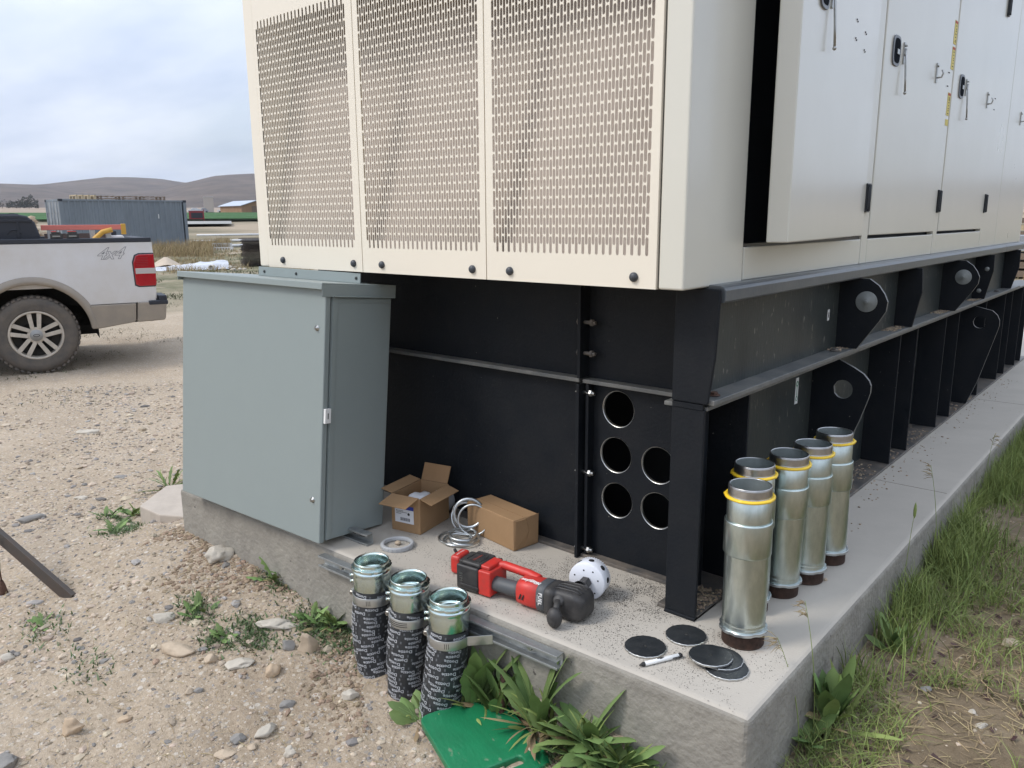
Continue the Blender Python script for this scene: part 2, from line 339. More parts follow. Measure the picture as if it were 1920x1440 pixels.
# ------------------------------------------------------------------ ground
def grass_zone(x, y): return smooth(.2, .5, x)
def rough_z(x, y, r):
    p = Vector((x, y, 0))
    a = noise.noise(p*0.9)*0.030+noise.noise(p*3.1)*0.012+noise.noise(p*9)*0.011+noise.noise(p*24)*0.0055+noise.noise(p*60)*0.002
    k = min(1, r/3) if r > 1.0 else .3
    if r > 8: a += noise.noise(p*0.12)*0.14*smooth(8, 25, r)
    if r > 60: a += noise.noise(p*0.012)*1.2*smooth(60, 200, r)
    dslab = max(-2.25-x, x-.31, -.35-y, 0)
    return a*(0.35+0.65*smooth(0, .3, dslab))
def gz(x, y):
    r = math.hypot(x-.944, y+1.876); return ground_z(x, y)+rough_z(x, y, r)
def build_ground():
    az = []
    a = 60.0
    while a < 420:
        az.append(a)
        d = (a % 360)
        a += 0.28 if 85 < d < 175 else (0.6 if 60 < d < 200 else 3.0)
    rs = [0.02]; r = .5
    while r < 9000:
        rs.append(r); r *= 1.0085 if 1.3 < r < 9 else (1.03 if r < 60 else 1.10)
    na, nr = len(az), len(rs); V = []
    for r in rs:
        for a in az:
            x = .944+r*math.cos(R(a)); y = -1.876+r*math.sin(R(a))
            z = ground_z(x, y)+rough_z(x, y, r)
            V.append((x, y, z))
    F = []
    for j in range(nr-1):
        for i in range(na):
            k = (i+1) % na; F.append((j*na+i, j*na+k, (j+1)*na+k, (j+1)*na+i))
    me = bpy.data.meshes.new('ground'); me.from_pydata(V, [], F); me.polygons.foreach_set('use_smooth', [True]*len(F)); me.update()
    o = bpy.data.objects.new('ground', me); COL.objects.link(o)
    mt = bpy.data.materials.new('ground_dirt'); mt.use_nodes = True
    t = mt.node_tree; N = t.nodes; K = t.links; b = N['Principled BSDF']; b.inputs['Roughness'].default_value = 0.95; b.inputs['Specular IOR Level'].default_value = 0.15
    g = N.new('ShaderNodeNewGeometry'); P = g.outputs['Position']
    def nz(scale, det=5, rough=.6, vec=P):
        n = N.new('ShaderNodeTexNoise'); n.inputs['Scale'].default_value = scale; n.inputs['Detail'].default_value = det; n.inputs['Roughness'].default_value = rough; K.new(vec, n.inputs[0]); return n.outputs[0]
    def ramp(v, *st):
        r_ = N.new('ShaderNodeValToRGB'); e = r_.color_ramp.elements
        while len(e) < len(st): e.new(.5)
        for q, (p, c) in zip(e, st): q.position = p; q.color = (*c, 1) if isinstance(c, tuple) else (c, c, c, 1)
        K.new(v, r_.inputs[0]); return r_.outputs[0]
    def mx(f, a, b_):
        q = N.new('ShaderNodeMix'); q.data_type = 'RGBA'
        if isinstance(f, float): q.inputs[0].default_value = f
        else: K.new(f, q.inputs[0])
        for i, v in ((6, a), (7, b_)):
            if isinstance(v, tuple): q.inputs[i].default_value = (*v, 1)
            else: K.new(v, q.inputs[i])
        return q.outputs[2]
    def ma(op, a, b_=None, cl=False):
        q = N.new('ShaderNodeMath'); q.operation = op; q.use_clamp = cl
        for i, v in enumerate((a, b_)):
            if v is None: continue
            if isinstance(v, (int, float)): q.inputs[i].default_value = v
            else: K.new(v, q.inputs[i])
        return q.outputs[0]
    sp = N.new('ShaderNodeSeparateXYZ'); K.new(P, sp.inputs[0])
    X, Y = sp.outputs[0], sp.outputs[1]
    dirt = ramp(nz(1.7, 8, .65), (.30, (.330, .258, .182)), (.55, (.455, .368, .270)), (.75, (.51, .425, .33)))
    fine = ramp(nz(60, 6, .7), (.33, (.215, .165, .118)), (.62, (.50, .41, .31)))
    col = mx(.5, dirt, fine)
    # small stones as cells of their own colour
    for sc, th, amt in ((46.0, .40, .75), (110.0, .42, .65)):
        vo = N.new('ShaderNodeTexVoronoi'); vo.inputs['Scale'].default_value = sc; K.new(P, vo.inputs[0])
        sw = N.new('ShaderNodeSeparateColor'); K.new(vo.outputs['Color'], sw.inputs[0])
        stone = ramp(sw.outputs[0], (.0, (.20, .20, .205)), (.3, (.34, .30, .26)), (.6, (.50, .42, .32)), (.9, (.60, .55, .48)))
        isst = ma('MULTIPLY', ma('GREATER_THAN', sw.outputs[1], .62), ma('LESS_THAN', vo.outputs['Distance'], th))
        col = mx(ma('MULTIPLY', isst, amt), col, stone)
    # browner soil with thatch on the right-hand side of the pad
    soil = ramp(nz(7, 8, .7), (.3, (.125, .095, .062)), (.55, (.235, .180, .118)), (.75, (.32, .26, .175)))
    col = mx(ma('MULTIPLY', ma('SUBTRACT', X, .2), 3.0, True), col, soil)
    # distance from the camera side of the yard
    vl = N.new('ShaderNodeVectorMath'); vl.operation = 'LENGTH'; K.new(P, vl.inputs[0]); D = vl.outputs['Value']
    def band(a, b_):
        q = N.new('ShaderNodeMapRange'); q.inputs[1].default_value = a; q.inputs[2].default_value = b_; K.new(D, q.inputs[0]); return q.outputs[0]
    # shadow-free weedy strips beyond the truck
    weedy = ramp(nz(.9, 7, .7), (.36, (.085, .095, .050)), (.55, (.20, .185, .115)), (.7, (.33, .27, .19)))
    wm = ma('MULTIPLY', band(10, 19), ramp(nz(.35, 5), (.35, 0.0), (.52, 1.0)))
    col = mx(ma('MULTIPLY', wm, .9), col, weedy)
    far = ramp(nz(.035, 6, .6), (.40, (.17, .15, .10)), (.55, (.36, .29, .21)), (.66, (.22, .19, .13)))
    col = mx(band(48, 75), col, far)
    plain = ramp(nz(.004, 4), (.4, (.28, .22, .165)), (.6, (.34, .27, .21)))
    col = mx(band(200, 320), col, plain)
    K.new(col, b.inputs['Base Color'])
    h = ma('ADD', ma('MULTIPLY', nz(60, 6, .7), .6), ma('MULTIPLY', nz(220, 4, .6), .35))
    bm = N.new('ShaderNodeBump'); bm.inputs['Strength'].default_value = 1.0; bm.inputs['Distance'].default_value = .010; K.new(h, bm.inputs['Height']); K.new(bm.outputs[0], b.inputs['Normal'])
    me.materials.append(mt)
    return structure(o, 'sandy gravel ground of the yard')
build_ground()

def polar(az, d, z=None):
    x = .944+d*math.cos(R(az)); y = -1.876+d*math.sin(R(az)); return Vector((x, y, ground_z(x, y) if z is None else z))

# green crop field beyond the yard, following the gentle rise
def field(name, a0, a1, d0, d1, mtl, lift):
    mb = MB(); na, nr = 40, 16; vs = []; fs = []
    for j in range(nr+1):
        for i in range(na+1):
            d = d0+(d1-d0)*j/nr; a = a0+(a1-a0)*i/na; p = polar(a, d)
            vs.append((p.x, p.y, p.z+lift+.1))
    for j in range(nr):
        for i in range(na): k = j*(na+1)+i; fs.append((k, k+1, k+na+2, k+na+1))
    mb.add(vs, fs, True); return structure(mb.build(name, mtl))
MAT['crop'] = mat('green_crop', (0.045, 0.125, 0.030), 0.8, var=0.35, vscale=.08, spec=0.2)
MAT['cropedge'] = mat('crop_edge', (0.03, 0.05, 0.02), 0.9, var=0.4, vscale=.4, spec=0.1)
field('crop_field', 100, 178, 128, 262, 'crop', .3)
field('field_margin', 100, 178, 124, 127.8, 'cropedge', 0.15)
field('concrete_yard', 150.2, 156, 92, 110, mat('far_concrete', (.33, .32, .30), .9, var=.2, vscale=.3), .25)

# hills
MAT['hill'] = mat('hill_scrub', (0.165, 0.128, 0.100), 0.95, var=0.55, vscale=.012, col2=(0.070, 0.058, 0.050), spec=0.1, detail=9)
def hill(name, R0, prof, spread, label, seed, wid=900):
    az0, az1 = prof[0][0], prof[-1][0]; na = 260; nr = 40; vs = []; fs = []
    xs = [p[0] for p in prof]; ys = [p[1] for p in prof]
    for j in range(nr+1):
        t = j/nr; d = R0-spread+(spread+wid)*t
        for i in range(na+1):
            a = az0+(az1-az0)*i/na
            px = .944+d*math.cos(R(a)); py = -1.876+d*math.sin(R(a))
            base = -.43+.018*(d-35)
            top = 1.12+interp(a, xs, ys)*R0-(-.43+.018*(R0-35))
            f = smooth(0, spread/(spread+wid), t) if t < spread/(spread+wid) else 1-.5*smooth(spread/(spread+wid), 1, t)
            q = Vector((px*.0035, py*.0035, seed))
            gully = (abs(noise.noise(q))*-14+noise.noise(q*2.7)*6+noise.noise(q*7)*2.4)*f*(1-f)*3.2
            z = base-3*(1-f)+top*f+gully
            vs.append((px, py, z))
    for j in range(nr):
        for i in range(na): k = j*(na+1)+i; fs.append((k, k+1, k+na+2, k+na+1))
    mb = MB(); mb.add(vs, fs, True); return structure(mb.build(name, 'hill'), label)
hill('hills', 3400, [(100, .03), (140, .040), (148, .042), (152, .0440), (153, .0446), (154.4, .0482), (156, .0493), (157.5, .0491), (159, .0455), (161, .0407), (163, .0385), (168, .035), (185, .03)], 1500, 'middle brown hill beyond the container', 1.0)
hill('hills', 2600, [(95, .048), (130, .052), (142, .056), (145.5, .0565), (148.5, .0552), (150, .0538), (151.1, .0519), (152.2, .0468), (153.0, .0435), (154.5, .037), (157, .031), (160, .0255), (164, .022), (172, .021)], 1300, 'dark hill on the right rising behind the far barn', 5.0)
hill('hills', 3000, [(155, .018), (157, .026), (159, .0345), (161, .0400), (163, .0407), (167, .041), (175, .04), (195, .03)], 1300, 'low brown ridge at the left', 9.0)

hill('hills', 2400, [(-120, .035), (-95, .05), (-70, .058), (-45, .064), (-20, .060), (0, .066), (25, .058), (50, .052), (75, .040), (96, .03)], 1300, 'hills on the other side of the valley', 13.0)

# ------------------------------------------------------------------ concrete pad the generator stands on
def pad():
    mb = MB(); mb.cur = 0
    fy = lambda x: -.325-(.31-x)*.026
    mb.prism([(-2.25, fy(-2.25)), (.31, fy(.31)), (.31, 8.0), (-2.25, 8.0)], -.75, 0.0, 'z')
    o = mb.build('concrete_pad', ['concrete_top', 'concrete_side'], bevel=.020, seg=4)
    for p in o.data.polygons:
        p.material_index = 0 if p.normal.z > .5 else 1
    jm = MB()
    for y in (1.63, 3.67, 5.7):
        x = .0
        while x < .288: jm.box(x, x+.0121, y-.0016+.0006*noise.noise(Vector((x*40, y, 0))), y+.0016+.0006*noise.noise(Vector((x*40, y, 5))), -.002, .0006); x += .012
        jm.box(.3085, .3106, y-.0016, y+.0016, -.7, -.021)
    jm.build('pad_joints', 'joint', o)
    return structure(o, 'concrete pad under the generator')
pad()
# ------------------------------------------------------------------ generator
G = thing('generator', 'large beige generator with perforated end panels on a tall black steel base', 'generator', (0, 0, 0))
def hole_cell(mb, x0, x1, z0, z1, cx_, cz_, r, y, n=48):
    """flat wall cell with a round hole (front face only) plus the hole's cut edge in material 1"""
    vs = []; fs = []
    for i in range(n):
        t = 2*math.pi*(i+.5)/n; c_, s_ = math.cos(t), math.sin(t)
        vs.append((cx_+r*c_, y, cz_+r*s_))
        k = min(((x1-cx_) if c_ > 0 else (x0-cx_))/c_ if abs(c_) > 1e-6 else 9, ((z1-cz_) if s_ > 0 else (z0-cz_))/s_ if abs(s_) > 1e-6 else 9)
        vs.append((cx_+k*c_, y, cz_+k*s_))
    for i in range(n): j = (i+1) % n; fs.append((2*i, 2*j, 2*j+1, 2*i+1))
    for (X, Z) in ((x0, z0), (x1, z0), (x1, z1), (x0, z1)):
        # corner triangle
        a = math.atan2(Z-cz_, X-cx_) % (2*math.pi); i = int((a/(2*math.pi)*n)-.5) % n
        o = len(vs); vs.append((X, y, Z)); fs.append((2*i+1, 2*((i+1) % n)+1, o))
    mb.cur = 0; mb.add(vs, fs, False)
    mb.cur = 1
    mb.lathe([(r+.0025, -.0012), (r, 0.0), (r, .010)], n, (cx_, y, cz_), (0, 1, 0))
    mb.cur = 0
YW = .185
def g_base():
    mb = MB()
    rh = .0575
    H = [(-.392, .526), (-.398, .372), (-.390, .219)]; H2 = [(-.241, .369), (-.239, .220)]
    zs = [.145, .295, .449, .603]
    for (a, b_), (hx, hz) in zip(((.145, .295), (.295, .449), (.449, .603)), H[::-1]): hole_cell(mb, -.470, -.316, a, b_, hx, hz, rh, YW)
    hole_cell(mb, -.316, -.165, .145, .295, H2[1][0], H2[1][1], rh, YW); hole_cell(mb, -.316, -.165, .295, .449, H2[0][0], H2[0][1], rh, YW)
    mb.add([(-.515, YW, 0), (-.470, YW, 0), (-.470, YW, .603), (-.515, YW, .603)], [(0, 1, 2, 3)])
    mb.add([(-.470, YW, 0), (-.165, YW, 0), (-.165, YW, .145), (-.470, YW, .145)], [(0, 1, 2, 3)])
    mb.add([(-.165, YW, 0), (-.10, YW, 0), (-.10, YW, .603), (-.165, YW, .603)], [(0, 1, 2, 3)])
    mb.add([(-.316, YW, .449), (-.165, YW, .449), (-.165, YW, .603), (-.316, YW, .603)], [(0, 1, 2, 3)])
    return mb.build('base_drilled_panel', ['black', 'cut'], G, label='black end wall with five freshly drilled round holes')
g_base()
mb = MB(); mb.box(-1.97, -.515, YW, YW+.012, .0, .603); mb.build('base_end_wall', 'black', G)
mb = MB(); mb.box(-1.97, -.515, YW+.004, YW+.016, .616, .944); mb.box(-.515, -.06, YW+.002, YW+.014, .616, .944); mb.build('skid_end_wall', 'black', G)
# dark box behind the holes
mb = MB(); mb.box(-1.9, -.14, .55, .56, .002, .6); mb.box(-1.9, -.14, .2, .55, .001, .008); mb.build('base_inner_bulkhead', 'void', G)
# end ledge, bottom flange
mb = MB(); mb.box(-1.97, -.522, .148, .30, .603, .616); mb.box(-.508, -.10, .148, .30, .603, .6155); mb.build('end_ledge', 'ledge', G, bevel=.0015)
mb = MB(); mb.box(-1.97, -.522, .148, YW-.001, .0, .011); mb.box(-.508, -.10, .148, YW-.001, .0, .0112); mb.build('end_bottom_flange', 'flange', G, bevel=.0015)
mb = MB(); mb.box(-.521, -.509, .130, YW-.001, .0, .6); mb.box(-.521, -.509, .134, YW+.001, .619, .944); mb.build('seam_fin', 'black', G, bevel=.0015)
mb = MB(); mb.box(-.4985, -.4865, .152, YW-.001, .013, .6); mb.build('seam_fin', 'black', G, bevel=.0015)
for z in (.571, .301, .03, .70, .80):
    mb = MB(); mb.cyl((-.53, .158, z), (-.466, .158, z), .0065, 10); mb.cyl((-.535, .158, z), (-.522, .158, z), .0115, 6, False); mb.cyl((-.486, .158, z), (-.475, .158, z), .0115, 6, False)
    mb.build('seam_bolt', 'steel' if z < .6 else 'flange', G)
# corner posts
mb = MB(); mb.prism([(-.098, 0), (0, 0), (0, .617), (-.098, .617)], 0, .011); mb.box(-.098, -.087, .0115, YW+.02, 0.0, .60); mb.box(-.0985, 0.0, -.004, .13, .0, .010)
mb.build('corner_post', 'black', G, bevel=.0025)
mb = MB(); mb.prism([(-.100, .632), (.008, .632), (.024, .76), (.028, .85), (.031, .943), (-.100, .943)], -.001, .010); mb.box(-.100, -.088, .0102, YW+.02, .632, .943)
mb.build('corner_post', 'black', G, bevel=.004)
mb = MB(); mb.box(-.096, -.004, -.003, .006, .6175, .6315); mb.build('post_splice', 'black', G)
# side channels
LEN2 = 5.6
mb = MB(); mb.box(-.142, -.130, .15, LEN2, .012, .612); mb.build('lower_side_web', 'black_side', G)
mb = MB(); mb.box(-.13, .0, .012, LEN2, .0, .0118); mb.build('lower_side_bottom_flange', 'flange', G, bevel=.002)
mb = MB(); mb.box(-.13, .002, .012, LEN2, .6125, .6245); mb.build('lower_side_top_flange', 'ledge', G, bevel=.002)
mb = MB(); mb.box(-.060, .022, .011, 4.72, .630, .6445); mb.build('upper_side_bottom_flange', 'ledge', G, bevel=.002)
mb = MB(); mb.box(-.056, -.045, .011, 4.70, .645, .905); mb.build('upper_side_web', 'black_side', G)
mb = MB()
prof = [(-.05, .905), (.030, .905), (.036, .910), (.036, .938), (.030, .947), (.018, .951), (-.05, .951)]
mb.prism(prof, .018, 3.93, 'y'); mb.prism(prof, 3.935, 4.72, 'y'); mb.build('skid_top_rail', 'rail', G, bevel=.002)
for y in (.29, 1.86, 2.14, 2.70, 3.00, 3.73, 4.37, 4.64, 5.07, 5.33):
    mb = MB(); mb.box(-.1298, -.004, y, y+.010, .0122, .6122); mb.build('side_stiffener', 'black', G, bevel=.0015)
def arcpts(c, r, a0, a1, n): return [(c[0]+r*math.cos(R(a0+(a1-a0)*i/n)), c[1]+r*math.sin(R(a0+(a1-a0)*i/n))) for i in range(n+1)]
def lug_plate(y, outer, hole, r, base, name):
    """plate in the xz plane with a curved outer edge and a round hole"""
    n = 40; mb = MB()
    poly = base[0:1]+outer+base[1:]
    m_ = len(poly)
    for yy in (y, y+.014):
        pass
    # bridge: hole ring to the outline by nearest angle
    def ang(p): return math.atan2(p[1]-hole[1], p[0]-hole[0]) % (2*math.pi)
    pts = sorted(poly, key=ang)
    dense = []
    for i in range(len(pts)):
        a, b_ = pts[i], pts[(i+1) % len(pts)]
        for k in range(6): dense.append((a[0]+(b_[0]-a[0])*k/6, a[1]+(b_[1]-a[1])*k/6))
    nd_ = len(dense); ring = [(hole[0]+r*math.cos(ang(p)), hole[1]+r*math.sin(ang(p))) for p in dense]
    vs = [(p[0], y, p[1]) for p in dense]+[(p[0], y, p[1]) for p in ring]+[(p[0], y+.014, p[1]) for p in dense]+[(p[0], y+.014, p[1]) for p in ring]
    fs = []
    for i in range(nd_):
        j = (i+1) % nd_
        fs.append((i, j, nd_+j, nd_+i)); fs.append((2*nd_+i, 3*nd_+i, 3*nd_+j, 2*nd_+j))
    mb.add(vs, fs, False)
    mb.cur = 1
    mb.add(vs, [(i, (i+1) % nd_, 2*nd_+(i+1) % nd_, 2*nd_+i) for i in range(nd_)]+[(nd_+i, nd_+(i+1) % nd_, 3*nd_+(i+1) % nd_, 3*nd_+i) for i in range(nd_)], False)
    return mb.build(name, ['black', 'ledge'], G)
low = [(-.043, .600), (.023, .570), (.060, .549), (.081, .526), (.089, .508), (.089, .480), (.082, .452), (.060, .374), (.043, .326), (.012, .10), (.002, .012)]
lug_plate(1.15, low, (-.010, .482), .036, [(-.1295, .6118), (-.1295, .0125)], 'lifting_lug')
low2 = [(-.02, .608), (.003, .602), (.081, .584), (.108, .560), (.122, .530), (.124, .500), (.118, .468), (.045, .158), (-.002, .0125)]
lug_plate(3.426, low2, (.023, .512), .036, [(-.1295, .6118), (-.1295, .0125)], 'lifting_lug')
upl = [(.059, .904), (.092, .881), (.114, .851), (.126, .824), (.123, .79), (.103, .753), (.032, .6448)]
for y in (1.13, 2.689):
    o = lug_plate(y, upl, (.054, .821), .030, [(-.0447, .904), (-.0447, .6448)], 'lifting_lug')
    mb = MB(); mb.lathe([(.0001, -.0045), (.008, -.0045), (.009, -.0030), (.036, -.0022), (.038, -.0012), (.038, .001), (.0001, .001)], 32, (.054, y-.001, .821), (0, 1, 0)); mb.cyl((.054, y-.011, .821), (.054, y-.004, .821), .006, 6, False)
    mb.build('lug_cover', 'disc', o)
for y, pr in ((1.887, [(-.0447, .904), (.050, .904), (.058, .80), (.050, .762), (.029, .6448), (-.0447, .6448)]), (3.475, [(-.0447, .904), (.051, .904), (.054, .81), (.022, .6448), (-.0447, .6448)]), (4.396, [(-.0447, .904), (.046, .904), (.048, .788), (.014, .6448), (-.0447, .6448)])):
    mb = MB(); mb.prism(pr, y, y+.012); o = mb.build('skid_gusset', 'black', G, bevel=.0015)
    if y == 3.475:
        for q in ((.020, .822), (-.010, .693)):
            mb = MB(); mb.lathe([(.0001, -.004), (.011, -.004), (.0125, 0), (.0125, .002)], 20, (q[0], y-.002, q[1]), (0, 1, 0)); mb.build('cover_disc', 'disc', o)
# floor bolts on the ledge, stickers
for y in (.075, 1.03, 1.9, 4.05):
    mb = MB(); mb.cyl((-.012, y, .6445), (-.012, y, .655), .012, 6, False); mb.cyl((-.012, y, .6445), (-.012, y, .648), .018, 16); mb.build('ledge_bolt', 'rust' if y < .1 else 'flange', G)
mb = MB(); mb.cur = 0; mb.box(-.1299, -.1285, .985, 1.012, .435, .535)
mb.cur = 1; mb.lathe([(.006, 0), (.011, 0)], 20, (-.1281, .9985, .512), (1, 0, 0)); mb.lathe([(.006, 0), (.0095, 0)], 16, (-.1281, .9985, .455), (1, 0, 0)); mb.box(-.1283, -.1280, .9965, 1.0005, .463, .502)
mb.build('inspection_sticker', ['white', 'greenink'], G)
mb = MB(); mb.cur = 0; mb.box(-.0449, -.0435, 1.02, 1.038, .755, .795); mb.cur = 1; mb.box(-.0434, -.0432, 1.026, 1.032, .765, .785); mb.build('small_sticker', ['white', 'ink'], G)

# ---- housing
XF = -.012; YF = -.12; ZB = .945; ZT = 2.62
mb = MB(); mb.box(-.084, XF, YF, .2145, ZB, ZT); mb.build('corner_panel', 'beige_shaded', G, bevel=.006, seg=3)
mb = MB(); mb.box(-1.925, -1.858, YF, .2145, ZB, ZT); mb.build('corner_panel', 'beige', G, bevel=.006, seg=3)
mb = MB(); mb.box(-1.925, -1.90, .2165, 4.68, ZB, ZT); mb.build('far_side_wall', 'beige', G)
mb = MB(); mb.box(-1.925, XF, 4.66, 4.685, ZB, ZT); mb.build('rear_wall', 'beige', G)
mb = MB(); mb.box(-1.96, .02, YF-.03, 4.72, ZT+.001, ZT+.06); mb.build('roof', 'beige', G, bevel=.01)
mb = MB(); mb.box(-1.90, -.09, YF+.02, 4.6, ZB+.003, ZB+.012); mb.build('floor_pan', 'beige', G)
PX, PZ = .01105, .0518
def slot_panel(x0, x1, px0, px1, z0, ztop, name):
    """sheet panel with staggered round-ended slots, real holes with edge depth"""
    nc = int(round((px1-px0)/PX)); p = (px1-px0)/nc; zb = z0; nrow = int(round((ztop-zb)/PZ)); P = (ztop-zb)/nrow
    y = YF-.004; th = .0022; w_ = .0045; hl = P*.5-.0024-w_
    V = []; F = []; S = []
    def q(a, b_, c_, d_): o = len(V); V.extend([a, b_, c_, d_]); F.append((o, o+1, o+2, o+3))
    xx0, xx1, zz0, zz1 = x0, x1, ZB, ZT
    q((xx0, y, zz0), (xx1, y, zz0), (xx1, y, zb-P*.5), (xx0, y, zb-P*.5)); q((xx0, y, ztop+P*.5), (xx1, y, ztop+P*.5), (xx1, y, zz1), (xx0, y, zz1))
    q((xx0, y, zb-P*.5), (px0, y, zb-P*.5), (px0, y, ztop+P*.5), (xx0, y, ztop+P*.5)); q((px1, y, zb-P*.5), (xx1, y, zb-P*.5), (xx1, y, ztop+P*.5), (px1, y, ztop+P*.5))
    na = 5
    for c in range(nc):
        a, b_ = px0+c*p, px0+(c+1)*p; cxx = (a+b_)/2
        if c % 2: rows = [(zb-P*.5+P*r_) for r_ in range(nrow+1)]; 
        else:
            rows = [zb+P*r_ for r_ in range(nrow)]
            q((a, y, zb-P*.5), (b_, y, zb-P*.5), (b_, y, zb), (a, y, zb)); q((a, y, ztop), (b_, y, ztop), (b_, y, ztop+P*.5), (a, y, ztop+P*.5))
        for z in rows:
            zc = z+P/2; o = len(V)
            ring = [(cxx+w_*math.cos(math.pi*i/na), zc+hl+w_*math.sin(math.pi*i/na)) for i in range(na+1)]+[(cxx-w_*math.cos(math.pi*i/na), zc-hl-w_*math.sin(math.pi*i/na)) for i in range(na+1)]
            V.extend([(r_[0], y, r_[1]) for r_ in ring]); n = len(ring)
            V.extend([(r_[0], y+th, r_[1]) for r_ in ring])
            V.extend([(b_, y, z+P), (a, y, z+P), (a, y, z), (b_, y, z)]); k = o+2*n
            h = na+1
            mid = na//2
            for i in range(na):
                F.append((o+i, o+i+1, (k+1) if i >= mid+1 else k)) if i != mid else F.append((o+i, o+i+1, k+1, k))
            F.append((o+na, o+h, k+2, k+1))
            for i in range(na):
                F.append((o+h+i, o+h+i+1, (k+3) if i >= mid+1 else (k+2))) if i != mid else F.append((o+h+i, o+h+i+1, k+3, k+2))
            F.append((o+n-1, o, k, k+3))
            for i in range(n): j = (i+1) % n; F.append((o+i, o+j, o+n+j, o+n+i))
    # returned edges
    q((x0, y, ZB), (x0, y+.03, ZB), (x0, y+.03, ZT), (x0, y, ZT)); q((x1, y, ZB), (x1, y+.03, ZB), (x1, y+.03, ZT), (x1, y, ZT)); q((x0, y, ZB), (x1, y, ZB), (x1, y+.03, ZB), (x0, y+.03, ZB))
    me = bpy.data.meshes.new(name); me.from_pydata(V, [], F); me.materials.append(MAT['beige']); me.update()
    o = bpy.data.objects.new(name, me); COL.objects.link(o); o.parent = G
    return o
pans = [(-1.854, -1.2655, -1.838, -1.300, -1.751, -1.312), (-1.2615, -.6755, -1.237, -.697, -1.158, -.731), (-.6715, -.0885, -.645, -.112, -.579, -.153)]
for x0, x1, a, b_, k0, k1 in pans:
    o = slot_panel(x0, x1, a, b_, 1.052, 1.83, 'perforated_panel')
    for kx in (k0, k1):
        mb = MB(); mb.lathe([(.0125, 0), (.0125, -.004), (.010, -.008), (.005, -.0105), (.0001, -.011)], 20, (kx, YF-.0045, .974), (0, 1, 0)); mb.build('bolt_cap', 'knob', o)
# light-coloured baffle, slope made up to brighten lower slots, and plenum behind the perforations
mb = MB(); mb.add([(-1.85, YF+.035, 1.0), (-.09, YF+.035, 1.0), (-.09, YF+.30, 2.4), (-1.85, YF+.30, 2.4)], [(0, 1, 2, 3)]); mb.box(-1.85, -.09, YF+.31, YF+.33, .99, 2.6); mb.build('inner_baffle', 'baffle', G)
for xx in (-1.2635, -.6735, -.0863, -1.8565):
    mb = MB(); mb.box(xx-.003, xx+.003, YF+.006, YF+.014, ZB+.002, ZT); mb.build('seam_shade_strip', 'seam', G)  # dark strips stand in for the shade between the panels

MAT['inner'] = mat('dark_gap_backing', (.060, .066, .080), .8, bump=.1)  # dark backing sheets stand in for shade inside the opening and gaps
# ---- long side
DZ0, DZ1 = 1.056, 2.50
mb = MB(); mb.box(-.30, -.28, .22, 1.30, ZB, ZT); mb.box(-.060, -.050, 1.30, 4.60, ZB, ZT); mb.box(-.30, -.06, 1.30, 1.31, ZB, ZT); mb.box(-.30, -.06, .216, .2195, ZB, ZT); mb.build('dark_inner_backing', 'inner', G)
mb = MB(); mb.box(-.055, -.02, .2175, 1.222, 1.030, 1.052); mb.build('door_sill', 'handle', G)
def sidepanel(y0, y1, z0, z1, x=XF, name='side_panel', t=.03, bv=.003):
    mb = MB(); mb.box(x-t, x, y0, y1, z0, z1); return mb.build(name, 'beige_shaded', G, bevel=bv)
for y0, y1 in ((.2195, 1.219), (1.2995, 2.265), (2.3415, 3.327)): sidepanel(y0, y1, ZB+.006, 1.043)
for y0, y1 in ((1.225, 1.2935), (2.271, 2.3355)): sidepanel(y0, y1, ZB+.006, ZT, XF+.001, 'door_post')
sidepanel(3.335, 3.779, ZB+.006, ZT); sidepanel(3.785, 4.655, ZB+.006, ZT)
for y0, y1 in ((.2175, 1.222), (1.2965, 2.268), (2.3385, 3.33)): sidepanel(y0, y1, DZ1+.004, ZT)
def latch(par, T, kind):
    mb = MB().at(T)
    if kind == 'handle':
        ov = lambda a, b_, n=20: [(a*abs(math.cos(t))**.5*(1 if math.cos(t) > 0 else -1), b_*abs(math.sin(t))**.6*(1 if math.sin(t) > 0 else -1)) for t in [2*math.pi*i/n for i in range(n)]]
        mb.prism(ov(.046, .054), 0, .005, 'x'); mb.cur = 1; mb.prism(ov(.035, .044), .005, .0062, 'x'); mb.cur = 2
        mb.box(.006, .009, -.006, .020, -.012, .006)
        mb.build('paddle_handle', ['handle_rim', 'inset_shade', 'steel'], par, bevel=.0012)
    if kind == 'rod':
        mb.box(0, .004, -.009, .009, -.035, .042); mb.cyl((.004, -.001, .03), (.012, -.001, .03), .004, 10); mb.box(.004, .009, -.012, .012, -.004, .004)
        mb.tube([(.008, 0, .02), (.010, .001, -.04), (.013, .004, -.09), (.015, .006, -.140)], .0036, 8)
        mb.ball((.015, .006, -.142), .006, n=10, h=6)
        mb.build('latch_bar', 'steel', par)
    if kind == 'hasp':
        mb.box(0, .004, -.009, .009, -.04, .04); mb.tube([(.004, 0, -.02), (.02, .006, -.018), (.026, .008, -.002), (.02, .006, .012)], .0035, 8); mb.cyl((.004, 0, .028), (.009, 0, .028), .005, 8)
        mb.build('door_hasp', 'steel', par)
def door(y0, y1, yaw=0.0, hinge_y=None, far=False):
    """door leaf; local frame at its hinge line, leaf runs towards -y"""
    W = y1-y0
    D = bpy.data.objects.new('side_door', None); COL.objects.link(D); D.parent = G
    D.location = (XF, y1, 0); D.rotation_euler = (0, 0, yaw)
    mb = MB(); mb.box(-.055 if yaw else -.028, .004, -W, 0, DZ0, DZ1); mb.build('door_leaf', 'beige_shaded', D, bevel=.004, seg=3)
    return D, W
D1, W = door(.2185, 1.2215, yaw=R(6.6))
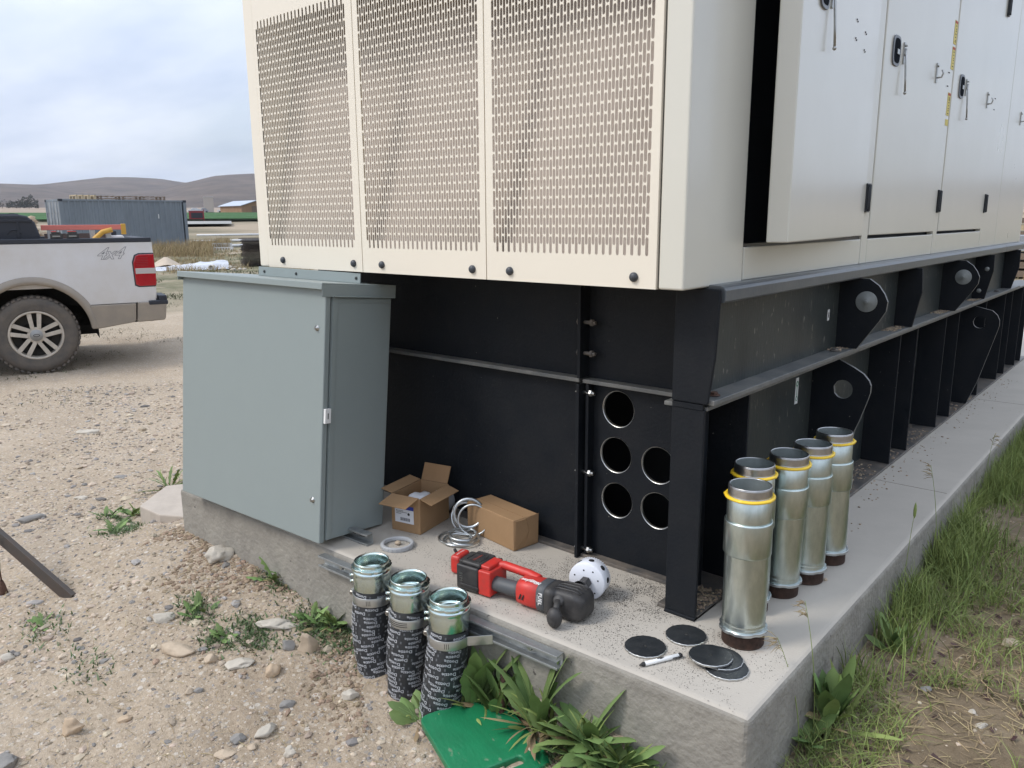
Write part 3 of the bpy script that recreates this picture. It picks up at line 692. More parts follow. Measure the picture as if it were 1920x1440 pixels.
# items on the open door measured from its hinge
latch(D1, Matrix.Translation((.0045, -.80, 1.735)), 'handle'); latch(D1, Matrix.Translation((.0045, -.715, 1.735)), 'rod')
for y, z in ((-.375, 1.735), (-.235, 1.722), (-.375, 1.680), (-.235, 1.667)):
    for k in (0, .013):  # second copy models the head's reflection in the gloss paint
        mb = MB(); mb.lathe([(.0030, 0), (.0026, .002), (.0001, .003)], 10, (.0042, y+k, z-k*.3), (1, 0, 0)); mb.build('rivet_and_reflection', 'knob', D1)
D2, W = door(1.3000, 2.265)
latch(D2, Matrix.Translation((.0045, 1.434-2.268, 1.733)), 'handle'); latch(D2, Matrix.Translation((.0045, 1.535-2.268, 1.735)), 'rod'); latch(D2, Matrix.Translation((.0045, 2.035-2.268, 1.731)), 'hasp')
D3, W = door(2.3425, 3.327)
latch(D3, Matrix.Translation((.0045, 2.504-3.33, 1.730)), 'handle'); latch(D3, Matrix.Translation((.0045, 2.60-3.33, 1.733)), 'rod'); latch(D3, Matrix.Translation((.0045, 3.107-3.33, 1.731)), 'hasp')
latch(G, Matrix.Translation((XF+.001, 4.16, 1.731)), 'hasp')
for D, ys, y1 in ((D2, ((2.262, 1.76), (2.258, 1.702)), 2.268), (D3, ((3.32, 1.76), (3.318, 1.702)), 3.33)):
    for y, z in ys:
        for k in (0, -.012):  # offset copy is the mirrored image of each head, built as a solid
            mb = MB(); mb.lathe([(.0030, 0), (.0026, .002), (.0001, .003)], 10, (.0042, y-y1+k-.008, z), (1, 0, 0)); mb.build('rivet_and_reflection', 'knob', D)
for y, z in ((1.238, 1.193), (2.295, 1.195), (3.352, 1.197), (3.40, 2.25), (2.295, 2.25), (1.238, 2.25)):
    mb = MB(); mb.box(XF+.0012, XF+.010, y-.020, y+.020, z-.052, z+.052); mb.cyl((XF+.012, y-.002, z-.048), (XF+.012, y-.002, z+.048), .007, 10); mb.box(XF+.010, XF+.014, y-.017, y-.009, z-.04, z+.04)
    mb.build('door_hinge', 'handle', G, bevel=.0015)
for z0, z1, red in ((1.889, 1.988, 1), (1.781, 1.877, 1), (1.581, 1.680, 1), (1.536, 1.564, 0)):
    mb = MB(); mb.cur = 0; mb.box(XF+.0012, XF+.0026, 2.280, 2.327, z0, z1)
    mb.cur = 1
    if red: mb.box(XF+.0027, XF+.0031, 2.282, 2.325, z1-.012, z1-.002)
    mb.cur = 2; k = z1-.020
    while k > z0+.008:
        wv = random.uniform(.004, .013); mb.box(XF+.0027, XF+.0031, 2.290+wv, 2.317-wv*.3, k-.0035, k); k -= random.choice((.006, .009, .013))
    mb.build('warning_label', ['yellow', 'redink', 'ink'], G)
# ------------------------------------------------------------------ grey electrical enclosure leaning on the pad edge
E = thing('electrical_enclosure', 'large plain grey metal enclosure standing under the left end of the generator', 'electrical cabinet', (-1.2202, -.4017, .0284), rot=(-.0941, .011, .0572))
W_, H_, D_ = .872, .8935, .302
mb = MB(); mb.box(-W_+.002, -.004, .030, D_, .004, H_-.004)
mb.build('cabinet_body', 'enc', E, bevel=.004)
mb = MB(); mb.box(-.0042, -.001, .032, .050, .006, H_-.04); mb.box(-.0042, -.0025, .050, D_-.012, H_-.062, H_-.045); mb.build('body_flange', 'enc', E, bevel=.001)
mb = MB(); mb.box(-W_+.004, -.012, .020, .0302, .006, H_-.008); mb.build('door_gasket', 'enc_dark', E)
mb = MB(); mb.box(-W_, 0.0, 0, .0225, 0, H_-.012); dr = mb.build('cabinet_door', 'enc', E, bevel=.004, seg=3)
for z in (.745, .150):
    mb = MB(); mb.lathe([(.0105, 0), (.0105, -.0015), (.0045, -.002), (.0045, -.009), (.0001, -.009)], 14, (-.040, 0, z), (0, 1, 0)); mb.box(-.042, -.038, -.011, -.008, z-.006, z+.006); mb.build('door_screw', 'steel', dr)
mb = MB(); mb.box(.0003, .010, .004, .028, .425, .475); mb.cur = 1; mb.box(.0101, .0106, .0135, .0175, .440, .460); mb.build('padlock_hasp', ['penwhite', 'enc_dark'], dr, bevel=.001)
mb = MB()
pr = [(-.022, H_-.006), (-.022, H_-.024), (-.020, H_-.024), (-.020, H_-.004), (D_+.012, H_+.000), (D_+.012, H_+.003), (-.020, H_+.001)]
mb.box(-W_-.004, .006, -.023, -.020, H_-.018, H_+.003); mb.box(-W_-.004, .006, -.020, D_+.010, H_-.001, H_+.004); mb.box(.0035, .006, -.0199, D_+.010, H_-.042, H_-.001); mb.box(.001, .010, .03, D_+.006, H_-.042, H_-.038)
mb.box(-W_-.004, -W_-.001, -.0199, D_+.010, H_-.030, H_-.001)
mb.build('rain_hood', 'enc', E, bevel=.0015)
mb = MB(); mb.box(-.66, -.06, .20, .204, H_+.0045, H_+.040); mb.box(-.66, -.06, .204, .24, H_+.0045, H_+.0065)
mf = mb.build('mounting_flange', 'enc', E, bevel=.001)
mb = MB()
for x in (-.62, -.42, -.08): mb.lathe([(.006, 0), (.005, -.003), (.0001, -.003)], 10, (x, .1995, H_+.022), (0, 1, 0))
mb.build('flange_holes', 'enc_dark', mf)

# ------------------------------------------------------------------ strut channels
def strut(name, L, label, loc, rz, parent=None):
    """slotted steel channel, open side facing local -y, running along +x"""
    T = thing(name, label, 'strut channel', loc, rz, 'slotted steel strut channels')
    mb = MB(); h, d, t = .041, .030, .0025
    sec = [(-d, 0), (0, 0), (0, h), (-d, h), (-d, h-.007), (-d+.006, h-.007), (-d+.006, h-.0045), (-d+t, h-.0045), (-d+t, h-t), (-t, h-t), (-t, t), (-d+t, t), (-d+t, .0045), (-d+.006, .0045), (-d+.006, .007), (-d, .007)]
    mb.prism(sec, 0, L, 'x'); mb.build('channel', 'strut', T, bevel=.0008)
    mb = MB(); x = .03
    while x < L-.03:
        n = 12; a = .013; r = .0065
        pts = [(x+a*(1 if i < n/2 else -1)*1.0+r*math.cos(2*math.pi*(i+.5)/n-math.pi/2), h/2+r*math.sin(2*math.pi*(i+.5)/n-math.pi/2)) for i in range(n)]
        mb.prism(pts, -t-.0006, -t-.0002, 'y'); x += .051
    mb.build('slots', 'void', T)
    return T
S1 = strut('strut_channel', 1.035, 'long galvanised slotted channel bolted along the front face of the pad behind the taped conduits', (-1.243, -.366, -.062), R(1.4))
for x in (.11, .60, .93):
    mb = MB(); mb.cyl((x, -.018, .0205), (x, -.004, .0205), .0075, 6, False); mb.cyl((x, -.006, .0205), (x, -.003, .0205), .012, 12); mb.build('anchor_bolt', 'steel', S1)
S2 = strut('strut_channel', .80, 'short galvanised slotted channel lying under the grey enclosure', (-1.93, -.265, .0015), R(2.0))

# ------------------------------------------------------------------ flexible conduits with printed wrap
TXT = text_tris('Dottie', .0150, bold=.0004, res=2, spacing=1.08)
def flex(name, x0, y0, dx, dy, label, strap, clamp_style, seed):
    T = thing(name, label, 'flexible conduit', (x0, y0, 0), 0, 'taped flexible conduits rising in front of the pad')
    # connector
    mb = MB(); r = .0585
    prof = [(.0515, -.02), (.0515, .052), (.0535, .060), (.0560, .0585)]
    z = .056
    for k in range(4): prof += [(.0560, z), (.0545, z-.0013)]; z -= .0026
    prof += [(.0560, .044), (.0570, .034), (.0600, .030), (.0620, .026), (.0605, .021), (.0590, .017), (.0598, .012), (.0600, -.030), (.0585, -.032), (.0520, -.032)]
    mb.lathe(prof, 48)
    mb.lathe([(.0515, .018), (.044, .016), (.042, .012), (.044, .008), (.0515, .006)], 40)
    mb.build('connector', 'zinc', T)
    mb = MB(); n = 48; vs = []
    for zz_, inner in ((.036, 0), (.044, 0), (.044, 1), (.036, 1)):
        for i in range(n):
            rr = .0562 if inner else (.0650 if (i % 6) not in (0,) else .0612)
            t = 2*math.pi*i/n+seed; vs.append((rr*math.cos(t), rr*math.sin(t), zz_+.0014*math.sin(3*t)))
    fs = [(j*n+i, j*n+(i+1) % n, ((j+1) % 4)*n+(i+1) % n, ((j+1) % 4)*n+i) for j in range(4) for i in range(n)]
    mb.add(vs, fs, True); mb.build('locknut', 'zinc', T, bevel=.0006)
    for zz_ in (.002, -.018):
        a = R(212); d = Vector((math.cos(a), math.sin(a), 0)); tdir = Vector((-d.y, d.x, 0))
        mb = MB(); p = d*.058+Vector((0, 0, zz_)); mb.cyl(p, p+d*.012, .0048, 10); mb.cyl(p+d*.012, p+d*.016, .0062, 6, False)
        mb.lathe([(.010, 0), (.009, .003), (.006, .004)], 12, p, d); mb.build('set_screw', 'zinc', T)
    # wrapped body along a curved path
    N = 40; path = []
    for i in range(N+1):
        t = i/N; zz_ = -.030-.48*t; k = max(0, (t-.28)/.72)
        path.append(Vector((dx*1.25*k**1.4+(.012*math.sin(math.pi*min(1, t*1.5)))*(-1 if dx < 0 else -.7), dy*k**1.5-.008*math.sin(math.pi*min(1, t*1.3)), zz_)))
    rb = .0575
    def frm(t):
        i = min(N-1, max(0, int(t*N))); f = t*N-i; c = path[i].lerp(path[i+1], f); d = (path[min(N, i+1)]-path[max(0, i-1)]).normalized()
        a = Vector((1, 0, 0)); a = (a-d*a.dot(d)).normalized(); b_ = d.cross(a); return c, d, a, b_
    nn = 40; vs = []; fs = []
    for i in range(N+1):
        c, d, a, b_ = frm(i/N)
        for k in range(nn):
            th = 2*math.pi*k/nn; rr = rb+.0009*((i+k*6/nn) % 6 < 1)+.0026*noise.noise(Vector((k*.30, i*.75, seed)))+.0025*math.sin(math.pi*min(1, i/N*1.5))
            vs.append(c+(a*math.cos(th)+b_*math.sin(th))*rr)
    for i in range(N):
        for k in range(nn): fs.append((i*nn+k, i*nn+(k+1) % nn, (i+1)*nn+(k+1) % nn, (i+1)*nn+k))
    mb = MB(); mb.add(vs, fs, True)
    # printing on the wrap
    tv, tf = TXT; rr0 = random.Random(int(seed*10))
    row = 0; s = .006
    while s < .44:
        ph0 = row*1.13+rr0.uniform(-.6, .6); tilt = rr0.uniform(-.12, .16)
        for q in range(5):
            th0 = ph0+q*2*math.pi/5
            out = []
            ok = True
            for v in tv:
                u, h = -v[0]*.92, -v[1]*.92      # printed upside down
                th = th0-u/rb; ss = s+.008+ -h + tilt*u
                tt = ss/.48
                if tt < 0 or tt > 1: ok = False; break
                c, d, a, b_ = frm(tt); out.append(c+(a*math.cos(th)+b_*math.sin(th))*(rb+.0052-.003*(1-math.sin(math.pi*min(1, s/.48*1.5)))))
            if ok: mb.cur = 1; mb.add(out, tf, False)
            # little square logo between the words
            mb.cur = 2
            for kk in range(3):
                th = th0- (.52+kk*.022); out = []
                for (uu, hh) in ((-.0010, -.004), (.0010, -.004), (.0010, .004), (-.0010, .004)):
                    c, d, a, b_ = frm(min(1, max(0, (s+.008+hh)/.48))); t2 = th+uu/rb; out.append(c+(a*math.cos(t2)+b_*math.sin(t2))*(rb+.0052-.003*(1-math.sin(math.pi*min(1, s/.48*1.5)))))
                mb.add(out, [(0, 1, 2, 3)], False)
        row += 1; s += rr0.uniform(.0125, .0150)
    mb.build('wrapped_hose', ['tape', 'tapetext', 'tapetext2'], T)
    # clamp
    zc = clamp_style[0]; a0, a1 = R(-148), R(190)
    mb = MB(); n = 44; vs = []; hw = .0145
    if strap: a0, a1 = R(-150), R(8)
    for i in range(n+1):
        t = a0+(a1-a0)*i/n
        for (rr_, zz_) in ((.0620, -hw), (.0645, -hw), (.0645, hw), (.0620, hw)): vs.append((rr_*math.cos(t), rr_*math.sin(t), zc+zz_))
    fs = [(4*i+k, 4*i+(k+1) % 4, 4*i+4+(k+1) % 4, 4*i+4+k) for i in range(n) for k in range(4)]+[(0, 1, 2, 3), tuple(4*n+k for k in range(4))]
    mb.add(vs, fs, True)
    if strap:   # flat tail running back to the channel
        p = Vector((.0633*math.cos(a1), .0633*math.sin(a1), zc)); q_ = Vector((.128, .046, zc+.014))
        dd = (q_-p).normalized(); nn_ = Vector((-dd.y, dd.x, 0)).normalized()*.00125
        mb.add([p-nn_+Vector((0, 0, -hw)), p+nn_+Vector((0, 0, -hw)), p+nn_+Vector((0, 0, hw)), p-nn_+Vector((0, 0, hw)), q_-nn_+Vector((0, 0, -hw)), q_+nn_+Vector((0, 0, -hw)), q_+nn_+Vector((0, 0, hw)), q_-nn_+Vector((0, 0, hw))], [(0, 1, 5, 4), (1, 2, 6, 5), (2, 3, 7, 6), (3, 0, 4, 7), (4, 5, 6, 7)], False)
    # ears and bolt
    aa = R(-160); d = Vector((math.cos(aa), math.sin(aa), 0)); tn = Vector((-d.y, d.x, 0))
    for sgn in (-1, 1):
        o_ = d*.058+tn*(sgn*.007)+Vector((0, 0, zc))
        pts = [(0, -hw), (.012, -hw), (.020, -hw*.7), (.024, 0), (.020, hw*.7), (.012, hw), (0, hw)]
        Tm = frame(o_, d, (0, 0, 1)); mb.T = Tm; mb.prism(pts, -.0012, .0012, 'z'); mb.T = Matrix.Identity(4)
    cl = mb.build('pipe_clamp', 'zinc_clamp', T, bevel=.0005)
    p = d*.072+Vector((0, 0, zc)); mb = MB(); mb.cyl(p-tn*.016, p+tn*.016, .004, 10); mb.cyl(p-tn*.018, p-tn*.012, .0080, 6, False); mb.cyl(p+tn*.010, p+tn*.016, .0080, 6, False)
    mb.build('clamp_bolt', 'steel', cl)
    mb = MB()
    if clamp_style[1] == 'slots':
        for k in (-.006, 0, .006):
            vs = []; 
            for i in range(13):
                t = R(-112+62*i/12)
                for zz_ in (-.0011, .0011): vs.append((.0648*math.cos(t), .0648*math.sin(t), zc+k+zz_))
            mb.add(vs, [(2*i, 2*i+1, 2*i+3, 2*i+2) for i in range(12)], True)
    else:
        for k in range(3):
            t = R(-58+k*5); vs = [(.0648*math.cos(t+e), .0648*math.sin(t+e), zc+h) for e, h in ((-.012, -.008), (.012, -.008), (.012, .008), (-.012, .008))]; mb.add(vs, [(0, 1, 2, 3)], False)
    mb.build('clamp_slots', 'enc_dark', cl)
    return T
flex('flexible_conduit', -.930, -.407, .02, .01, 'leftmost of the three taped conduits, nearest the grey enclosure', False, (-.062, 'bars'), 1.0)
flex('flexible_conduit', -.744, -.414, -.035, -.015, 'middle of the three taped conduits, its clamp pierced by long slots', False, (-.068, 'slots'), 2.3)
flex('flexible_conduit', -.564, -.421, -.085, -.035, 'rightmost taped conduit beside the green pad, its clamp strap reaching back to the channel', True, (-.066, 'bars'), 3.7)

# ------------------------------------------------------------------ galvanised conduit nipples standing on the pad
def nipple(x, y, label, zr, tilt=(0, 0), low_ring=True):
    T = thing('conduit_nipple', label, 'steel conduit', (x, y, 0), zr, 'galvanised conduit nipples standing on the pad', rot=(tilt[0], tilt[1], zr))
    n = 56
    mb = MB(); pr = [(.048, .001), (.0555, .001), (.0562, .003)]; z = .005
    while z < .040: pr += [(.0562, z), (.0548, z+.0012)]; z += .0024
    pr += [(.0550, .044)]; mb.lathe(pr, n); mb.build('lower_thread', 'rustthread', T)
    mb = MB(); nn_ = 48; vs = []
    for zz_, inner in ((.040, 0), (.048, 0), (.048, 1), (.040, 1)):
        for i in range(nn_): t = 2*math.pi*i/nn_; rr = .0555 if inner else (.0645 if i % 8 > 1 else .0612); vs.append((rr*math.cos(t), rr*math.sin(t), zz_+.0012*math.sin(2*t+zr)))
    mb.add(vs, [(j*nn_+i, j*nn_+(i+1) % nn_, ((j+1) % 4)*nn_+(i+1) % nn_, ((j+1) % 4)*nn_+i) for j in range(4) for i in range(nn_)], True)
    mb.build('locknut', 'zinc_clamp', T, bevel=.0006)
    mb = MB(); pr = [(.0555, .044), (.0568, .052)]
    if low_ring: pr += [(.0558, .054), (.0568, .057), (.0568, .061), (.0558, .063), (.0568, .066)]
    pr += [(.0572, .075), (.0572, .2575)]
    mb.lathe(pr, n); mb.build('lower_pipe', 'galv', T)
    mb = MB(); mb.lathe([(.0570, .256), (.0605, .2575), (.0620, .2605), (.0620, .346), (.0612, .349), (.0595, .350), (.0572, .3485)], n); mb.build('coupling', 'galv', T)
    mb = MB(); mb.lathe([(.0568, .3475), (.0568, .4155), (.0555, .417)], n); mb.build('upper_pipe', 'galv', T)
    mb = MB(); pr = [(.0555, .415)]; z = .419
    while z < .441: pr += [(.0560, z), (.0546, z+.0012)]; z += .0025
    pr += [(.0553, .443), (.0545, .4445), (.0520, .4445), (.0510, .443)]; mb.lathe(pr, n); mb.build('upper_thread', 'thread', T)
    mb = MB(); mb.lathe([(.0510, .4432), (.0508, .10), (.0001, .10)], n); mb.build('pipe_bore', 'bore', T)
    mb = MB(); nn_ = 60; vs = []
    for zz_, inner in ((.4115, 0), (.4155, .5), (.4185, 1), (.4185, 2), (.4115, 2)):
        for i in range(nn_):
            t = 2*math.pi*i/nn_; rr = {0: .0640, .5: .0648, 1: .0610, 2: .0560}[inner]
            if i % 12 == 0 and inner in (0, .5): rr += .0022
            vs.append((rr*math.cos(t), rr*math.sin(t), zz_+.0012*math.sin(t+zr)))
    mb.add(vs, [(j*nn_+i, j*nn_+(i+1) % nn_, ((j+1) % 5)*nn_+(i+1) % nn_, ((j+1) % 5)*nn_+i) for j in range(5) for i in range(nn_)], True)
    mb.build('yellow_bushing', 'bush', T)
    return T
nipple(.146, -.006, 'nearest and largest-looking galvanised conduit nipple with yellow bushing, at the front of the row', R(200), (R(0), R(.4)))
nipple(.078, .176, 'galvanised conduit nipple half hidden behind the front one, second from the front', R(70), (R(-.4), R(-.3)))
nipple(.105, .338, 'galvanised conduit nipple in the middle of the row of five', R(120), (R(.3), R(-1.3)))
nipple(.132, .476, 'galvanised conduit nipple second from the rear of the row', R(320), (0, R(-.8)))
nipple(.137, .664, 'rearmost galvanised conduit nipple, in front of the curved lifting lug', R(20), (0, R(-1.0)), False)

# ------------------------------------------------------------------ cut discs and pen
def cutdisc(x, y, z, label, rot=(0, 0, 0)):
    T = thing('steel_disc', label, 'cut disc', (x, y, z), rot=rot, group='black discs cut from the steel panel')
    mb = MB(); n = 56; r = .0555; rim = [(r+.0006*math.sin(i*2.3)+.0004*math.sin(i*5.1)) for i in range(n)]
    vs = [(0, 0, .0056)]
    for rr, zz_ in ((.004, .0056), (1, .0056)):
        for i in range(n): t = 2*math.pi*i/n; q = rr if rr < 1 else rim[i]-.0012; vs.append((q*math.cos(t), q*math.sin(t), zz_))
    fs = [(1+i, 1+n+i, 1+n+(i+1) % n, 1+(i+1) % n) for i in range(n)]
    mb.add(vs, fs, False); mb.cur = 1; mb.add([(.004*math.cos(t), .004*math.sin(t), .0052) for t in [2*math.pi*i/16 for i in range(16)]], [tuple(range(16))], False)
    mb.add([((rim[i]-k)*math.cos(2*math.pi*i/n), (rim[i]-k)*math.sin(2*math.pi*i/n), zz_) for k, zz_ in ((.0012, .0056), (0, .0047), (0, .0004)) for i in range(n)], [(j*n+i, j*n+(i+1) % n, (j+1)*n+(i+1) % n, (j+1)*n+i) for j in range(2) for i in range(n)], False)
    mb.build('disc_plate', ['disc_black', 'cut'], T)
    return T
cutdisc(-.034, -.211, .0005, 'black steel disc lying alone to the left above the pen')
cutdisc(.020, -.088, .0005, 'black steel disc lying nearest the corner post')
cutdisc(.176, -.166, .0005, 'black steel disc at the bottom of the pile of three')
cutdisc(.150, -.143, .0066, 'black steel disc in the middle of the pile of three', (R(.6), R(.8), 1))
cutdisc(.128, -.158, .0128, 'black steel disc on top of the pile of three', (R(-.8), R(1.4), 2))
a = Vector((.004, -.300, .0065)); b_ = Vector((.062, -.186, .0065)); d = (b_-a).normalized()
T = thing('marker_pen', 'white marker pen with black tip lying between the black discs', 'pen', (0, 0, 0))
mb = MB(); mb.cyl(a+d*.014, b_-d*.012, .0060, 16); mb.cur = 1; k = (b_-a).length
nrm = Vector((d.y, -d.x, 0)); up_ = Vector((0, 0, 1))
for q, s_ in enumerate('SPORT'): pass
mb.T = frame(a+d*.062+up_*.0061, -d, Vector((d.y, -d.x, 0))*1.0); mb.box(-.010, .010, -.0016, .0016, -.0002, .0002); mb.box(-.004, .004, .0020, .0034, -.0002, .0002); mb.T = Matrix.Identity(4)
mb.build('pen_barrel', ['penwhite', 'ink'], T)
mb = MB(); mb.lathe([(.0060, 0), (.0060, .004), (.0035, .010), (.0012, .016), (.0001, .0165)], 14, a+d*.014, -d); mb.build('pen_tip', 'ink', T)
mb = MB(); mb.cyl(b_-d*.012, b_-d*.003, .0058, 12); mb.cyl(b_-d*.003, b_, .003, 10); mb.box(0, 0, 0, 0, 0, 0) if False else None
p0 = b_-d*.004+Vector((.0062, -.0015, 0)); mb.tube([p0, p0-d*.030], .0016, 6); mb.build('pen_cap', 'ink', T)

# ------------------------------------------------------------------ right-angle drill with hole saw
DX = R(6.5)
T = thing('cordless_drill', 'red and black cordless right-angle drill with a white hole saw in its chuck', 'power drill', (-.640, -.238, .002), DX)
mb = MB()   # battery block
mb.box(-.050, .045, -.062, .058, .004, .100); mb.box(-.030, .050, -.055, .05, .100, .116)
bt = mb.build('battery_pack', 'blkplastic', T, bevel=.010, seg=3)
mb = MB()
for k in range(5): mb.box(-.0535, -.0495, -.045+k*.02, -.037+k*.02, .02, .085)
mb.box(-.03, .05, -.0648, -.061, .02, .030); mb.box(.05, .066, .052, .066, .06, .10); mb.box(-.01, .02, .057, .066, .03, .09); mb.build('battery_ribs', 'blkplastic', bt, bevel=.002)
mb = MB(); mb.cur = 0; mb.box(-.022, .040, -.038, -.034, .1163, .1168); mb.box(-.022, .040, .020, .024, .1163, .1168); mb.box(-.022, -.018, -.034, .02, .1163, .1168); mb.box(.036, .040, -.034, .02, .1163, .1168)
put_text(mb, 'M18', .020, (-.028, -.0628, .055), (0, 0, 1), (1, 0, 0)); mb.cur = 1; put_text(mb, 'Milwaukee', .0125, (.008, -.008, .1170), (0, 1, 0), (-1, 0, 0), shear=.3)
mb.build('battery_print', ['steel', 'redink'], bt)
mb = MB()   # red battery boot and upper handle
mb.box(.046, .098, -.060, .045, .004, .098); mb.box(.010, .085, -.045, .040, .098, .112)
mb.tube([(.07, .022, .090), (.10, .030, .096), (.205, .030, .090), (.25, .020, .082)], [.020, .0165, .0165, .022], 10)
mb.build('red_handle', 'red', T, bevel=.006, seg=3)
mb = MB(); mb.tube([(.085, -.024, .046), (.13, -.026, .048), (.18, -.024, .048), (.215, -.020, .048)], [.027, .0265, .0275, .031], 20); mb.build('grip', 'greyplastic', T)
mb = MB()   # red motor housing, tapering octagon lofted
def loft(mb, secs, n=20, pw=.62):
    vs = []
    for (x, y, z, hy, hz) in secs:
        for i in range(n):
            t = 2*math.pi*i/n; c_, s_ = math.cos(t), math.sin(t)
            vs.append((x, y+hy*abs(c_)**pw*(1 if c_ > 0 else -1), z+hz*abs(s_)**pw*(1 if s_ > 0 else -1)))
    m_ = len(secs); fs = [(j*n+i, j*n+(i+1) % n, (j+1)*n+(i+1) % n, (j+1)*n+i) for j in range(m_-1) for i in range(n)]+[tuple(range(n))[::-1], tuple(range((m_-1)*n, m_*n))]
    mb.add(vs, fs, True)
loft(mb, [(.198, -.012, .050, .036, .038), (.203, -.012, .050, .043, .045), (.23, -.010, .051, .048, .048), (.285, -.008, .052, .050, .050), (.287, -.008, .052, .047, .047)])
mh = mb.build('motor_housing', 'red', T)
mb = MB()
for k in (0, .012): mb.T = frame((.222+k, -.0578, .045), (.35, 0, 1), (1, 0, -.3)); mb.box(-.010, .010, -.0022, .0022, -.003, .002)
mb.T = Matrix.Identity(4); mb.build('vent_slots', 'ink', mh)
mb = MB(); put_text(mb, 'Milwaukee', .0175, (.254, -.035, .1015), (-1, 0, 0), (0, -.90, -.28), shear=.45, bold=.0004)
mb.T = frame((.262, -.022, .1022), (-1, 0, 0), (0, -1, -.2)); mb.prism([(-.026, .0), (-.012, .006), (.010, .0), (.026, .0045), (.010, .0025), (-.010, .009)], 0, .0003, 'z'); mb.T = Matrix.Identity(4)
mb.build('motor_print', 'white', mh)
mb = MB(); loft(mb, [(.283, -.008, .052, .049, .0495), (.286, -.008, .052, .0515, .0515), (.314, -.008, .053, .0525, .0525), (.316, -.008, .053, .050, .050)]); gr = mb.build('grey_collar', 'greyplastic', T)
mb = MB(); put_text(mb, 'FUEL', .019, (.303, -.0610, .060), (0, -.10, -1), (1, 0, 0), bold=.0006, spacing=1.1); put_text(mb, 'BRUSHLESS', .0055, (.293, -.0612, .060), (0, -.1, -1), (1, 0, 0)); mb.build('collar_print', 'white', gr)
mb = MB(); loft(mb, [(.314, -.008, .052, .048, .048), (.320, -.008, .052, .053, .050), (.350, -.006, .052, .054, .050), (.351, -.006, .053, .048, .047), (.364, -.004, .053, .049, .051), (.415, .0, .053, .055, .052), (.436, .002, .051, .054, .047), (.450, .002, .049, .044, .038), (.456, .002, .049, .034, .030)], 32, .42)
for k in range(4): mb.tube([(.345, -.028+.018*k, .100), (.36, -.028+.018*k, .1045), (.415, -.026+.018*k, .1055), (.436, -.024+.017*k, .097)], .0036, 8)
gh = mb.build('gear_head', 'blkplastic', T)
mb = MB(); put_text(mb, 'Milwaukee', .013, (.378, -.018, .1095), (-1, 0, 0), (0, -1, -.1)); mb.build('head_print', 'greyplastic', gh)
mb = MB(); mb.lathe([(.020, 0), (.020, .012), (.015, .016), (.0001, .017)], 20, (.372, -.046, .070), (.1, -.8, .55)); mb.tube([(.372, -.055, .072), (.377, -.075, .058), (.381, -.090, .048)], [.012, .011, .014], 14)
mb.ball((.386, -.103, .036), .026, .024, .036, 22, 14); mb.build('side_knob', 'blkplastic', T)
for ch in list(bpy.data.objects):
    q_ = ch
    while q_.parent: q_ = q_.parent
    if q_ is T and ch is not T: ch.data.transform(Matrix.Translation((.016, 0, 0)) @ Matrix.Diagonal((.865, .86, .84, 1)))
# spindle and hole saw (local directions)
inv = Matrix.Rotation(-DX, 3, 'Z')
cc_ = inv @ (Vector((-.312, -.092, .0595))-Vector((-.640, -.238, .002))); axd = (inv @ Vector((-.22, .975, 0))).normalized()
hs0 = cc_-axd*.028
mb = MB(); mb.cyl(hs0-axd*.030, cc_, .0105, 6, False); mb.cyl(hs0-axd*.004, cc_-axd*.001, .0185, 6, False); mb.cyl(hs0-axd*.010, hs0+axd*.004, .0150, 20); mb.lathe([(.024, -.024), (.020, -.010), (.014, -.006), (.0001, -.006)], 20, hs0, axd)
mb.build('arbor', 'blkplastic', T)
mb = MB(); rs = .058
mb.lathe([(.011, 0), (rs-.003, 0), (rs, .003), (rs, .046), (rs-.0015, .048), (rs-.0025, .046), (rs-.003, .004), (.011, .003)], 72, cc_, axd)
Q = axd.to_track_quat('Z', 'Y').to_matrix()
for i in range(48):   # teeth
    t = 2*math.pi*i/48; P_ = lambda r_, h_, dt=0: cc_+Q @ Vector((r_*math.cos(t+dt), r_*math.sin(t+dt), h_))
    mb.add([P_(rs, .046), P_(rs, .046, .11), P_(rs, .0515, .09), P_(rs-.002, .046), P_(rs-.002, .046, .11), P_(rs-.002, .0515, .09)], [(0, 1, 2), (3, 5, 4), (0, 2, 5, 3), (1, 4, 5, 2)], False)
hs_ = mb.build('hole_saw', 'whitepaint', T)
mb = MB()
for i in range(9):
    for (rr_, hh, off) in ((.0085, .027, .25),):
        t = 2*math.pi*i/9+off; u = Q @ Vector((math.cos(t), math.sin(t), 0)); p = cc_+u*(rs+.0004)+axd*hh; mb.lathe([(.0001, 0), (rr_, 0), (rr_, -.003)], 16, p, u)
for i, (ang_, rr_) in enumerate(((20, .041), (75, .036), (120, .040), (165, .038), (230, .042), (290, .037), (335, .040))):
    u = Q @ Vector((math.cos(R(ang_)), math.sin(R(ang_)), 0)); mb.lathe([(.0001, 0), (.0026, 0), (.0026, .001)], 12, cc_+u*rr_-axd*.0006, axd)
mb.build('saw_vents', 'void', hs_)
# second, smaller tool behind the battery
T = thing('cordless_driver', 'small red and black cordless tool lying behind the drill battery', 'power tool', (-.762, -.190, .002), R(12))
mb = MB(); mb.box(.0, .036, -.040, .03, .0, .062); mb.build('tool_body', 'red', T, bevel=.010, seg=3)
mb = MB(); mb.box(.0365, .085, -.042, .034, .0, .055); mb.tube([(.005, -.005, .055), (-.002, -.006, .066), (-.003, -.006, .071)], .0055, 8); mb.box(-.004, .001, -.03, -.02, .01, .045); mb.box(-.004, .001, -.008, .002, .01, .045); mb.build('tool_grip', 'blkplastic', T, bevel=.006, seg=3)
mb = MB(); put_text(mb, 'Milwaukee', .0105, (.019, -.004, .0626), (0, -1, 0), (1, 0, 0), shear=.4); mb.build('tool_print', 'white', T)

